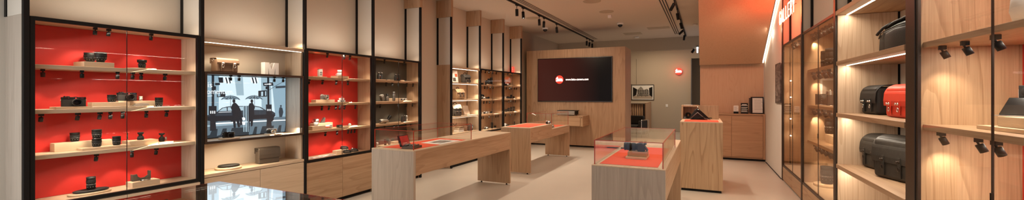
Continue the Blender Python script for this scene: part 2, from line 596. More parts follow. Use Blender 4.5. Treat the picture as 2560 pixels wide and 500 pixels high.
base_cabinet('oak base cabinet under the olive-backed cabinet of binoculars', BAYS_L[4] + g, BAYS_L[5] - g2, 0.636, 'oak_y', 5.625)
cab[7] = cabinet('display_cabinet', 'oak-backed glass cabinet beside the open backpack shelves', BAYS_L[7] + g, BAYS_L[8] - g2, 'oak_z', 'oak', -5.15, shelf_mat='oak_y')
base_cabinet('oak base cabinet under the glass cabinet beside the backpack shelves', BAYS_L[7] + g, BAYS_L[8] - g2, 0.636, 'oak_y')
cab[8] = cabinet('display_cabinet', 'farthest oak-backed glass cabinet on the left wall below the red box', BAYS_L[8] + g, BAYS_L[9] - g2, 'oak_z', 'oak', -5.15, shelf_mat='oak_y')
base_cabinet('oak base cabinet under the farthest glass cabinet on the left wall', BAYS_L[8] + g, BAYS_L[9] - g2, 0.636, 'oak_y')

# bay with the picture screen -----------------------------------------------------------
y0, y1 = BAYS_L[2] + g, BAYS_L[3] - g2
t = thing('shelf_unit', 'open pale wooden shelf unit around the screen, lit by strips, with drawers below', 'shelf unit', (XL, (y0 + y1) / 2, 0))
MB().box(XB + .003, y0, 0.70, XB + .02, y1 - .02, 2.115).build('back_panel', 'cream', t)
MB().box(XB + .003, y1 - .02, 0.70, XL - .036, y1, 2.115).build('side_panel', 'pale_z', t)
MB().box(XB + .003, y0, 0.70, XL - .036, y0 + .02, 2.115).build('side_panel', 'pale_z', t)
MB().box(XB + .003, y0, 2.116, XL - .004, y1, 2.156).build('top_shelf', 'pale_y', t, bevel=.003)
MB().box(XL - .035, y0 + .02, 2.1115, XL - .028, y1 - .02, 2.1155).build('led_strip', 'led', t)
MB().box(XB + .003, y0, 0.665, XL - .002, y1, 0.699).build('worktop', 'pale_y', t, bevel=.002)
MB().box(XB + .003, y0, 0.06, XL - .026, y1, 0.664).build('body', 'pale_y', t)
for p, q in ((y0 + .002, 3.160), (3.164, y1 - .002)):
    MB().box(XL - .025, p, 0.055, XL - .004, q, 0.658).build('drawer_front', 'pale_y', t, bevel=.0015)
MB().box(XB + .003, y0 + .01, 0.001, XL - .05, y1 - .01, 0.059).build('plinth', 'black', t)
lamp('strip light', 'AREA', (XL - .06, (y0 + y1) / 2, 2.108), 7.5, aim=(XL - .2, (y0 + y1) / 2, 1.4), shape='RECTANGLE', size=1.1, size_y=0.02).rotation_euler = (0, R(-12), R(90))
# framed glass case of the screen
t = thing('display_cabinet', 'low black-framed glass case enclosing the black and white picture screen', 'display cabinet', (XL, (y0 + y1) / 2, 1.02))
z0, z1, xb = 1.022, 1.798, -5.105
b = MB()
a0, a1 = y0 + .003, y1 - .003
b.box(XL - .03, a0, z0, XL, a0 + .026, z1).box(XL - .03, a1 - .026, z0, XL, a1, z1).box(XL - .03, a0 + .026, z1 - .026, XL, a1 - .026, z1).box(XL - .03, a0 + .026, z0, XL, a1 - .026, z0 + .026)
b.build('frame', 'bronze', t, bevel=.002)
a0, a1 = y0 + .021, y1 - .021
MB().box(xb - .02, a0, z1 - .02, XL - .031, a1, z1 - .001).build('top_panel', 'bronze', t)
MB().box(xb - .02, a0, z0 + .001, XL - .031, a1, z0 + .026).build('base_shelf', 'pale_y', t)
MB().box(xb - .02, a1 - .02, z0 + .028, XL - .031, a1, z1 - .022).build('side_panel', 'daylit_z', t)
MB().box(xb - .02, a0, z0 + .028, xb - .006, a1 - .021, z1 - .022).build('back_panel', 'black', t)
for p, q in ((a0 + .012, 3.160), (3.164, a1 - .012)):
    MB().box(XL - .016, p, z0 + .028, XL - .010, q, z1 - .028).build('glass_door', 'glass', t)
lamp('strip light', 'AREA', (XL - .06, (y0 + y1) / 2, 1.018), 6.5, shape='RECTANGLE', size=1.1, size_y=0.02).rotation_euler = (0, R(-10), R(90))
lamp('screen case light', 'AREA', (XL - .07, (y0 + y1) / 2, 1.772), .5, (1, .93, .85), shape='RECTANGLE', size=.6, size_y=0.02).rotation_euler = (0, R(-5), R(90))
SCREEN_X, SY0, SY1, SZ0, SZ1 = xb + .006, a0 + .012, a1 - .03, z0 + .035, z1 - .028

# open bay clad with an oak panel: the next fin is oak below; open backpack shelves
y0, y1 = BAYS_L[6] + g, BAYS_L[7] - g2
t = thing('shelf_unit', 'open oak shelf unit with light strips holding backpacks and boxes', 'shelf unit', (XL, (y0 + y1) / 2, 0))
MB().box(XB + .003, y0, 0.06, XB + .02, y1 - .021, 2.115).build('back_panel', 'pale_z', t)
MB().box(XB + .003, y1 - .02, 0.06, XL - .036, y1, 2.115).build('side_panel', 'pale_z', t)
MB().box(XB + .003, y0, 0.06, XL - .036, y0 + .02, 2.115).build('side_panel', 'pale_z', t)
MB().box(XB + .022, y1 - .026, 0.75, XB + .03, y1 - .0205, 2.115).build('shadow_gap', 'black', t)
MB().box(XB + .003, y0, 2.116, XL - .006, y1, 2.156).build('top_shelf', 'pale_y', t, bevel=.002)
OPEN_Z = (1.815, 1.450, 1.085, 0.720)
for z in OPEN_Z:
    MB().box(XB + .021, y0 + .021, z - .03, XL - .02, y1 - .021, z).build('shelf', 'pale_y', t, bevel=.002)
for z in (2.116,) + OPEN_Z[:3]:
    zz = z - (.0 if z > 2 else .03)
    MB().box(XL - .07, y0 + .03, zz - .004, XL - .05, y1 - .03, zz - .0005).build('led_strip', 'led', t)
    lamp('strip light', 'AREA', (XL - .075, (y0 + y1) / 2, zz - .008), 2.5, shape='RECTANGLE', size=1.1, size_y=0.02).rotation_euler = (0, R(-15), R(90))
MB().box(XB + .021, y0 + .021, 0.06, XL - .02, y1 - .021, 0.68).build('body', 'oak_y', t)
MB().box(XB + .021, y0 + .03, 0.001, XL - .06, y1 - .03, 0.059).build('plinth', 'black', t)
# cove light on the cabinet tops washing the fabric above
for i, e in ((0, 7), (1, 13), (2, 13), (3, 12), (4, 11), (5, 7), (6, 9), (7, 8), (8, 8)):
    ya, yb = BAYS_L[i] + .06, BAYS_L[i + 1] - .06
    if i in (0, 5):
        continue
    l = lamp('cove light', 'AREA', (XL - .13, (ya + yb) / 2, 2.20), e * 0.17, (1, .87, .72), shape='RECTANGLE', size=yb - ya - .34, size_y=0.06)
    l.rotation_euler = (PI, 0, R(90))

# ------------------------------------------------------------------ mini spotlights in the cabinets
def make_mini(scale, tiltx, base_rx=-1):
    """hangs from local origin downwards; head leans towards +X*tilt"""
    t = thing('mini_spotlight', 'small black mini spotlight clipped under shelf', 'spotlight', (0, 0, 0))
    k = scale
    MB().box(-.013 * k, -.013 * k, -.019 * k, .013 * k, .013 * k, 0).build('mount', 'black', t, world=False, bevel=.001)
    X = Matrix.Translation((0, 0, -.024 * k)) @ Matrix.Rotation(tiltx, 4, 'Y')
    h = MB(X)
    h.cyl((0, 0, .012 * k), (0, 0, -.006 * k), .0045 * k, n=8)
    h.lathe([(.0125 * k, -.004 * k), (.0140 * k, -.006 * k), (.0140 * k, -.040 * k), (.0120 * k, -.040 * k), (.0115 * k, -.036 * k)], n=14)
    hd = h.build('head', 'black', t, world=False)
    MB(X).lathe([(.0113 * k, -.0365 * k), (0.0001, -.0365 * k)], n=14).build('lamp_lens', 'lampface', hd, world=False)
    return t


ORD = ['first', 'second', 'third', 'fourth', 'fifth', 'sixth', 'seventh', 'eighth']
mini_protos = {}


def minis(px_list, x, ztop, where, scale=1.0, tilt=0.25, energy=0.0, aim=None, rz=0.0, blend=0.6, size=70):
    n = len(px_list)
    key = (scale, tilt)
    for i, px in enumerate(px_list):
        y = onX(px, 237, x).y
        if key not in mini_protos:
            mini_protos[key] = o = make_mini(scale, tilt)
        else:
            o = copy_tree(mini_protos[key])
        o.location = (x, y, ztop - .0005)
        o.rotation_euler = (0, 0, rz + random.uniform(-.35, .35))
        w = '%s from left' % ORD[i] if n > 1 else 'only one'
        if n > 1 and i == n - 1 and n > 2:
            w = 'last in the row'
        tag(o, 'black mini spotlight, %s under %s' % (w, where), 'spotlight', 'mini spotlights in the cabinets')
        if energy:
            lamp('mini spot light', 'SPOT', (x + (aim[0]) * .15, y, ztop - .07 * scale), energy, (1, .84, .64), aim=(x + aim[0], y + (aim[2] if len(aim) > 2 else 0) + random.uniform(-.05, .05), ztop + aim[1]),
                 spot_size=R(size), spot_blend=blend, shadow_soft_size=0.012)


MX = -4.872
e1 = 3.6
A = (-.16, -.34)
minis([238, 272, 378], MX, 2.145, 'top of nearest red cabinet', energy=e1, aim=A)
minis([107, 205, 294, 332, 353, 413], MX, 1.761, 'upper shelf of nearest red cabinet', energy=e1 * .75, aim=A)
minis([103, 195, 250, 276, 307, 366, 417], MX, 1.396, 'middle shelf of nearest red cabinet', energy=e1 * .75, aim=A)
minis([241, 330, 391], MX, 1.028, 'lowest shelf of nearest red cabinet', energy=e1, aim=A)
minis([577, 598, 686, 708], MX, 1.776, 'top of screen case', tilt=0.1)
minis([819, 861, 875], MX, 2.145, 'top of second red cabinet', energy=e1, aim=A)
minis([773, 807, 841, 870], MX, 1.761, 'upper shelf of second red cabinet', energy=e1 * .8, aim=A)
minis([805, 823, 840, 850, 862, 889], MX, 1.396, 'middle shelf of second red cabinet', energy=e1 * .7, aim=A)
minis([814, 843, 871, 879, 887], MX, 1.028, 'lowest shelf of second red cabinet', energy=e1 * .8, aim=A)
minis([962, 1011], MX, 2.145, 'top of olive cabinet', energy=e1, aim=A)
minis([966, 981, 996, 1017, 1033], MX, 1.761, 'upper shelf of olive cabinet', energy=e1 * .6, aim=A)
minis([951, 995, 1016, 1032], MX, 1.396, 'middle shelf of olive cabinet', energy=e1 * .7, aim=A)
minis([962, 985, 996, 1013, 1027], MX, 1.028, 'lowest shelf of olive cabinet', energy=e1 * .7, aim=A)
minis([1203.5, 1214, 1223, 1232, 1241], MX, 2.145, 'top of glass cabinet beside backpacks')
minis([1212, 1218.5, 1226, 1233], MX, 1.761, 'upper shelf of glass cabinet beside backpacks')
minis([1210, 1217, 1224, 1234], MX, 1.396, 'middle shelf of glass cabinet beside backpacks')
minis([1204, 1208.5, 1223, 1240, 1245], MX, 1.028, 'lowest shelf of glass cabinet beside backpacks')
minis([1270, 1280], MX, 2.145, 'top of farthest glass cabinet')
minis([1266, 1274, 1278, 1287, 1291.5], MX, 1.761, 'upper shelf of farthest glass cabinet')
minis([1272, 1277.5, 1283, 1288.5], MX, 1.396, 'middle shelf of farthest glass cabinet')
minis([1264, 1276, 1288], MX, 1.028, 'lowest shelf of farthest glass cabinet')
for i in (1, 3, 4):  # strip lamps added under the shelves to even out the spots
    ym = (BAYS_L[i] + BAYS_L[i + 1]) / 2
    for z in (2.138, 1.755, 1.39, 1.02):
        lamp('cabinet fill', 'AREA', (MX + .02, ym, z - .004), 2.6 if i != 4 else 1.8, (1, .86, .68), shape='RECTANGLE', size=1.0, size_y=0.03).rotation_euler = (0, R(-14), R(90))
for i in (7, 8):  # strip lamps stand in for the mini spotlights here
    ym = (BAYS_L[i] + BAYS_L[i + 1]) / 2
    for z in (2.138, 1.755, 1.39, 1.02):
        lamp('cabinet fill', 'AREA', (MX, ym, z - .004), 3.0, (1, .84, .64), shape='RECTANGLE', size=1.0, size_y=0.03).rotation_euler = (0, R(-12), R(90))

# ------------------------------------------------------------------ display tables
def table_thing(label, x0, x1, y0, y1, step=None, z=0.905, ap=0.615, front='daylit_z', side='oak_y'):
    t = thing('display_table', label, 'table', ((x0 + x1) / 2, (y0 + y1) / 2, 0))
    th = 0.04
    MB().box(x0, y0, 0.025, x1, y0 + th, z - .012).build('end_panel', front, t, bevel=.002)
    zz = (step[1] if step else z)
    MB().box(x0, y1 - th, 0.025, x1, y1, zz - .012).build('end_panel', 'oak_z', t, bevel=.002)
    ys = step[0] if step else y1
    MB().box(x0, y0 + th + .0005, ap, x1, ys - (0 if step else th + .0005), z - .012).build('apron', side, t, bevel=.002)
    if step:
        MB().box(x0, ys + .0005, ap, x1, y1 - th - .0005, step[1] - .012).build('apron', side, t, bevel=.002)
        MB().box(x0, ys, step[1] - .0115, x1, y1, step[1]).build('tabletop', 'pale_y', t, bevel=.001)
    MB().box(x0, y0, z - .0115, x1, ys, z).build('tabletop', 'pale_y', t, bevel=.001)
    for y in (y0 + th / 2, y1 - th / 2):
        for x in (x0 + .07, x1 - .07):
            MB().lathe([(.016, 0.001), (.016, .006), (.006, .0245)], (x, y, 0), n=14).build('foot', 'black', t)
    return t


def mat_thing(label, x0, x1, y0, y1, z):
    o = MB().box(x0, y0, z + .0005, x1, y1, z + .0025).build('felt_mat', 'mat', loc=((x0 + x1) / 2, (y0 + y1) / 2, z))
    return tag(o, label, 'mat', 'orange felt mats on the tables')


def cover(label, x0, x1, y0, y1, z0, z1, back=True):
    t = thing('glass_cover', label, 'glass cover', ((x0 + x1) / 2, (y0 + y1) / 2, z0))
    g = .008
    b = MB()
    z0 += .001
    b.box(x0, y0, z0, x1, y0 + g, z1 - g)
    if back:
        b.box(x0, y1 - g, z0, x1, y1, z1 - g)
    b.box(x0, y0 + g, z0, x0 + g, y1 - g, z1 - g).box(x1 - g, y0 + g, z0, x1, y1 - g, z1 - g)
    b.box(x0, y0, z1 - g, x1, y1, z1)
    b.build('glass_pane', 'glass_case', t)
    e, k = MB(), .0036
    for x, y in ((x0, y0), (x1, y0), (x0, y1), (x1, y1)):
        e.box(x - k, y - k, z0, x + k, y + k, z1 + .001)
    for x in (x0, x1):
        e.box(x - k, y0 + k, z1 - k, x + k, y1 - k, z1 + .001)
    for y in (y0, y1):
        e.box(x0 + k, y - k, z1 - k, x1 - k, y + k, z1 + .001)
    e.build('edge_trim', 'rededge', t)
    return t


TZ = .905
LT = (-3.655, -3.022, 3.785, 6.40)
table_thing('long display table with daylit grey front panel beside the olive cabinet', *LT)
mat_thing('orange mat under glass on the long table, below the open box and prints', LT[0] + .08, LT[1] - .06, 3.88, 5.03, TZ)
cover('red-edged glass cover on the near half of the long display table', LT[0] + .025, LT[1] - .022, 3.815, 5.11, TZ, 1.131)
VT = (-.942, -.300, 3.745, 6.32)
table_thing('display table with daylit grey front panel and a camera under glass, right of the centre', *VT, side='oak_y')
mat_thing('orange mat under the camera on the stepped wooden block', VT[0] + .055, VT[1] - .07, 3.83, 5.25, TZ)
cover('red-edged glass cover over the camera on the stepped wooden block', VT[0] + .022, VT[1] - .022, 3.775, 5.40, TZ, 1.131)
T2 = (-3.69, -3.055, 7.36, 9.93)
table_thing('farther stepped display table in front of the big wall screen', *T2, step=(8.62, .795), front='oak_z')
mat_thing('orange mat on the raised half of the farther stepped table', T2[0] + .07, T2[1] - .07, 7.47, 8.53, TZ)
mat_thing('orange mat in the lowered half of the farther stepped table', T2[0] + .07, T2[1] - .07, 8.72, 9.82, .795)
cover('red-edged glass cover on the lowered half of the farther table', T2[0] + .022, T2[1] - .022, 8.64, 9.88, .795, 1.131)
c1 = onZ(548, 453, .918)
T1 = (c1.x, -1.93, .42, c1.y)
table_thing('nearest low display table at the bottom edge, under a mirror-like glass top', *T1, side='warm_y')
t = thing('glass_sheet', 'red-edged mirror-like glass sheet on the nearest table, reflecting the picture screen', 'glass top', ((T1[0] + T1[1]) / 2, 1.1, TZ))
MB().box(T1[0] + .004, T1[2] + .004, TZ + .001, T1[1] - .004, T1[3] - .004, TZ + .013).build('pane', 'mirror_top', t)
b = MB()
for x in (T1[0], T1[1] - .0035):
    b.box(x, T1[2], TZ + .001, x + .0035, T1[3], TZ + .0132)
for y in (T1[2], T1[3] - .0035):
    b.box(T1[0] + .0035, y, TZ + .001, T1[1] - .0035, y + .0035, TZ + .0132)
b.build('edge_trim', 'rededge', t)

# ------------------------------------------------------------------ counter
t = thing('service_counter', 'tall oak service counter with orange mat in front of the low cupboard', 'counter', (-.044, 7.8, 0))
cx0, cx1, cy0, cy1, cz = -.354, .268, 7.205, 8.42, 1.116
MB().box(cx0, cy0, .04, cx1, cy0 + .04, cz - .016).build('front_panel', 'bold_z', t, bevel=.002)
MB().box(cx0, cy0 + .0405, .04, cx0 + .03, cy1, cz - .016).build('side_panel', 'oak_z', t)
MB().box(cx1 - .03, cy0 + .0405, .04, cx1, cy1, cz - .016).build('side_panel', 'oak_z', t)
MB().box(cx0 + .03, cy1 - .03, .04, cx1 - .03, cy1, cz - .016).build('rear_panel', 'oak_z', t)
MB().box(cx0 + .02, cy0 + .03, .001, cx1 - .02, cy1 - .02, .039).build('plinth', 'black', t)
MB().box(cx0, cy0, cz - .0155, cx1, cy1, cz).build('worktop', 'pale_y', t, bevel=.002)
ux0, ux1, uy0, uy1, uz = -.372, .235, 8.0, 8.36, 1.36
MB().box(ux0, uy0, cz + .001, ux0 + .03, uy1, uz).box(ux0 + .03, uy0, uz - .025, -.09, uy1, uz).box(ux0 + .03, uy1 - .02, cz + .001, -.09, uy1, uz - .025).build('hutch', 'oak_z', t, bevel=.002)
MB().box(-.089, uy0 + .05, cz + .001, ux1, uy0 + .075, uz).build('hutch_panel', 'oak_z', t, bevel=.002)
mat_thing('orange mat on top of the tall service counter', cx0 + .06, cx1 - .055, cy0 + .02, 7.78, cz)
tag(MB().box(-.33, 8.05, uz + .001, -.19, 8.2, uz + .004).build('card', 'white', loc=(-.26, 8.1, uz)), 'white card lying on top of the counter hutch', 'card')

# ------------------------------------------------------------------ screen wall, television, console, projector
b = MB().box(-5.045, 11.85, 0.05, -2.02, 12.87, 2.918)
t = struct(b.build('wall_partition_screen', 'oak_z', loc=(-3.5, 12.3, 0)))
MB().box(-5.03, 11.87, 0.001, -2.04, 12.85, .049).build('plinth', 'black', t)
TY = 11.80
t = thing('television', 'large black wall screen showing a red roundel and web address', 'television', (-3.51, TY, 2.0))
TX0, TX1, TZ0, TZ1 = -4.652, -2.372, 1.345, 2.655
MB().box(TX0, TY, TZ0, TX1, TY + .047, TZ1).build('casing', 'tv_black', t, bevel=.004)
b = MB()
b.add([(TX0 + .018, TY - .002, TZ0 + .022), (TX1 - .018, TY - .002, TZ0 + .022), (TX1 - .018, TY - .002, TZ1 - .018), (TX0 + .018, TY - .002, TZ1 - .018)], [(0, 1, 2, 3)])
sm, nt, p = new_mat('screen picture')
p.inputs['Base Color'].default_value = (.004, .003, .003, 1)
p.inputs['Roughness'].default_value = .3
p.inputs['Specular IOR Level'].default_value = .08
tc = nt.nodes.new('ShaderNodeTexCoord')
gr = nt.nodes.new('ShaderNodeSeparateXYZ')
nt.links.new(tc.outputs['Generated'], gr.inputs[0])
cr = nt.nodes.new('ShaderNodeValToRGB')
e = cr.color_ramp.elements
e[0].position, e[0].color = 0.0, (.050, .012, .008, 1)
e[1].position, e[1].color = 0.85, (.001, .0004, .0005, 1)
x = e.new(.45)
x.color = (.032, .006, .004, 1)
nt.links.new(gr.outputs['X'], cr.inputs['Fac'])
nt.links.new(cr.outputs[0], p.inputs['Emission Color'])
p.inputs['Emission Strength'].default_value = 1.0
b.build('screen', sm, t)


def text_obj(name, s, size, mat, parent, loc, rot, extrude=.001, shear=0.0, align='CENTER', sx=1.0, offset=0.0, world=True, spacing=1.0):
    cu = bpy.data.curves.new(name, 'FONT')
    cu.body, cu.size, cu.extrude, cu.shear = s, size, extrude, shear
    cu.align_x, cu.align_y = align, 'CENTER'
    cu.offset = offset
    tmp = bpy.data.objects.new(name + ' outline', cu)
    C.objects.link(tmp)
    dg = bpy.context.evaluated_depsgraph_get()
    me = bpy.data.meshes.new_from_object(tmp.evaluated_get(dg))
    bpy.data.objects.remove(tmp)
    bpy.data.curves.remove(cu)
    xs = [v.co.x for v in me.vertices]
    k = sx / (max(xs) - min(xs))
    for v in me.vertices:
        v.co.x *= k
    me.materials.clear()
    me.materials.append(M[mat])
    o = bpy.data.objects.new(name, me)
    C.objects.link(o)
    if parent is not None:
        o.parent = parent
        off = Vector(parent.get('_o', (0, 0, 0))) if world else Vector((0, 0, 0))
        o.location = Vector(loc) - off
    else:
        o.location = loc
    o.rotation_euler = rot
    return o


def script_word(parent, c, w, mat, right, up, r):
    """handwritten 'Leica' as joined strokes in a plane: c centre, w word width"""
    P = [(-.50, .05), (-.44, .16), (-.33, .30), (-.26, .34), (-.25, .25), (-.33, .02), (-.39, -.16), (-.47, -.20), (-.47, -.12), (-.38, -.13), (-.26, -.19), (-.17, -.12)]
    E_ = [(-.20, -.03), (-.12, .00), (-.09, .06), (-.13, .10), (-.19, .03), (-.19, -.10), (-.11, -.14), (-.03, -.05)]
    I_ = [(-.03, -.05), (.02, .09), (-.01, -.10), (.04, -.13), (.09, -.05)]
    C_ = [(.22, .06), (.17, .10), (.10, .03), (.10, -.10), (.16, -.13), (.25, -.05)]
    A_ = [(.40, .06), (.33, .10), (.26, .02), (.27, -.11), (.33, -.11), (.41, .08), (.40, -.09), (.45, -.13), (.50, -.07)]
    U_ = [(-.46, -.24), (-.2, -.20), (.15, -.19), (.47, -.22)]
    D_ = [(.045, .19), (.06, .21)]
    b = MB()
    for S in (P, E_, I_, C_, A_, U_, D_):
        pts = []
        for i in range(len(S) - 1):
            p0, p1, p2, p3 = S[max(i - 1, 0)], S[i], S[i + 1], S[min(i + 2, len(S) - 1)]
            for k in range(4):
                u = k / 4
                f = lambda a, b_, c_, d: .5 * (2 * b_ + (c_ - a) * u + (2 * a - 5 * b_ + 4 * c_ - d) * u * u + (3 * b_ - a - 3 * c_ + d) * u ** 3)
                pts.append((f(p0[0], p1[0], p2[0], p3[0]), f(p0[1], p1[1], p2[1], p3[1])))
        pts.append(S[-1])
        b.tube([Vector(c) + Vector(right) * (x * w) + Vector(up) * (y * w) for x, y in pts], r, 6)
    return b.build('lettering', mat, parent)


lc = onY(1398.5, 199, TY - .004)
lr = .123
MB().lathe([(lr, 0), (lr, .002), (.0001, .002)], (lc.x, TY - .006, lc.z), axis='y', n=40).build('roundel', 'logored', t)
script_word(t, (lc.x, TY - .008, lc.z), .21, 'logowhite', (1, 0, 0), (0, 0, 1), .0095)
a, b2 = onY(1414, 199, TY - .004), onY(1471, 199, TY - .004)
tx = text_obj('web_address', 'www.leica-camera.com', .088, 'logowhite', t, ((a.x + b2.x) / 2, TY - .004, onY(1440, 198.6, TY).z), (R(90), 0, 0), shear=.12, offset=.0008, sx=b2.x - a.x)
t = thing('wall_console', 'floating oak drawer box mounted under the big wall screen', 'console', (-3.51, 11.5, .66))
MB().box(-3.97, 11.175, .664, -3.05, 11.848, .935).build('body', 'oak_y', t)
MB().box(-3.97, 11.165, .936, -3.05, 11.848, .953).build('top', 'oak_y', t, bevel=.001)
MB().box(-3.955, 11.153, .672, -3.13, 11.1745, .925).build('drawer_front', 'oak_x', t, bevel=.002)
MB().box(-3.115, 11.153, .664, -3.05, 11.1745, .935).build('end_stile', 'oak_z', t)
MB().box(-3.09, 11.148, .90, -3.075, 11.1525, .925).build('lock', 'black', t)
t = thing('projector', 'grey box-shaped projector on the floating oak drawer box', 'projector', (-3.58, 11.5, .954))
MB().box(-3.862, 11.29, .972, -3.33, 11.72, 1.085).build('casing', 'grey_plastic', t, bevel=.012, seg=3)
MB().box(-3.862, 11.32, 1.0855, -3.30, 11.70, 1.10).build('top_cover', 'black', t, bevel=.005)
b = MB()
for i in range(7):
    b.box(-3.3295, 11.33 + i * .05, .985, -3.322, 11.355 + i * .05, 1.075)
b.build('vent_grille', 'black', t)
for x in (-3.82, -3.38):
    for y in (11.33, 11.68):
        MB().cyl((x, y, .9535), (x, y, .9715), .018).build('foot', 'black', t)

# ------------------------------------------------------------------ small goods
def at(px, x, z):
    return (x, onX(px, 237, x).y, z + .0008)


def rad(pr, z):
    for (r0, z0), (r1, z1) in zip(pr[:-1], pr[1:]):
        if z0 <= z <= z1 and z1 > z0:
            return r0 + (r1 - r0) * (z - z0) / (z1 - z0)
    return pr[-1][0]


def lens(label, loc, h, r, rb=None, style='plain', group=None, cat='lens', body='black', name='camera_lens', sc=1.0):
    """upright lens: barrel with grooves, ribbed ring, engraved marks, recessed front glass"""
    rb = rb or r * .88
    t = thing(name, label, cat, loc, random.uniform(0, 6.2), group)
    b = MB()
    if style == 'wide':      # big front, tapering to a narrow mount
        pr = [(rb, 0), (rb, h * .13), (rb * 1.04, h * .15), (r * .97, h * .33), (r, h * .36), (r, h * .52), (r * .985, h * .53), (r * .985, h * .56), (r, h * .57), (r, h), (r * .93, h), (r * .90, h * .93)]
    elif style == 'hood':
        pr = [(rb * .8, 0), (rb * .8, h * .1), (rb * .95, h * .12), (rb * .95, h * .35), (rb, h * .37), (rb, h * .5), (rb * .9, h * .52), (rb * .92, h * .66), (r * .93, h * .68), (r, h * .72), (r * 1.02, h), (r * .97, h), (r * .82, h * .86)]
    elif style == 'tall':
        pr = [(rb, 0), (rb, h * .07), (r * .97, h * .09), (r * .97, h * .24), (r, h * .26), (r, h * .46), (r * .96, h * .475), (r * .96, h * .53), (r, h * .545), (r, h * .78), (r * .98, h * .79), (r * .98, h * .82), (r, h * .83), (r, h), (r * .9, h), (r * .86, h * .95)]
    elif style == 'waist':
        pr = [(rb, 0), (rb, h * .3), (rb * .95, h * .32), (rb * .95, h * .45), (rb * .6, h * .5), (rb * .6, h * .72), (r * .9, h * .78), (r, h * .84), (r, h), (r * .85, h), (r * .8, h * .95)]
    else:
        pr = [(rb * .9, 0), (rb * .9, h * .1), (r * .95, h * .12), (r * .95, h * .34), (r * .99, h * .36), (r, h * .56), (r * .94, h * .58), (r * .94, h * .66), (r * .97, h * .68), (r * 1.04, h * .96), (r * 1.04, h), (r * .92, h), (r * .86, h * .94)]
    b.lathe(pr, n=28)
    b.build('barrel', body, t, world=False)
    rg = MB()
    n = 30
    z0, z1 = (h * .57, h * .74) if style != 'hood' else (h * .36, h * .5)
    rr = max(rad(pr, z0), rad(pr, z1), rad(pr, (z0 + z1) / 2)) * 1.005
    if style == 'waist':
        z0, z1, rr = h * .08, h * .26, rb * 1.01
    for i in range(n):
        a = 2 * PI * i / n
        X = Matrix.Rotation(a, 4, 'Z')
        rg.X = X
        rg.box(rr - .001, -rr * .055, z0, rr + .0012, rr * .055, z1)
    rg.build('focus_ring', 'black_soft' if body == 'black' else 'silver', t, world=False)
    mk = MB()
    for i in range(22):
        a = 2 * PI * i / 22
        mk.X = Matrix.Rotation(a + random.uniform(-.05, .05), 4, 'Z')
        zz = h * (.42 if style != 'wide' else .42)
        if style == 'waist':
            zz = h * .36
        q = rad(pr, zz + h * .02) * 1.004
        mk.box(q - .001, -r * .035, zz, q + .0005, r * .035 * random.uniform(.2, 1.2), zz + h * random.uniform(.022, .045))
        if i % 2 == 0 and style != 'waist':
            z2 = h * .24
            q2 = rad(pr, z2 + h * .02) * 1.004
            mk.box(q2 - .001, -r * .02, z2, q2 + .0005, r * .05, z2 + h * .035)
    mk.build('engraving', 'marks', t, world=False)
    MB().lathe([(r * .84, h * .945), (r * .5, h * .925), (.0001, h * .915)], n=24).build('front_glass', 'lensglass', t, world=False)
    MB().lathe([(rb * .93, -.0005), (rb * .93, h * .03), (rb * .7, h * .03)], n=24).build('mount_ring', 'silver', t, world=False)
    return t


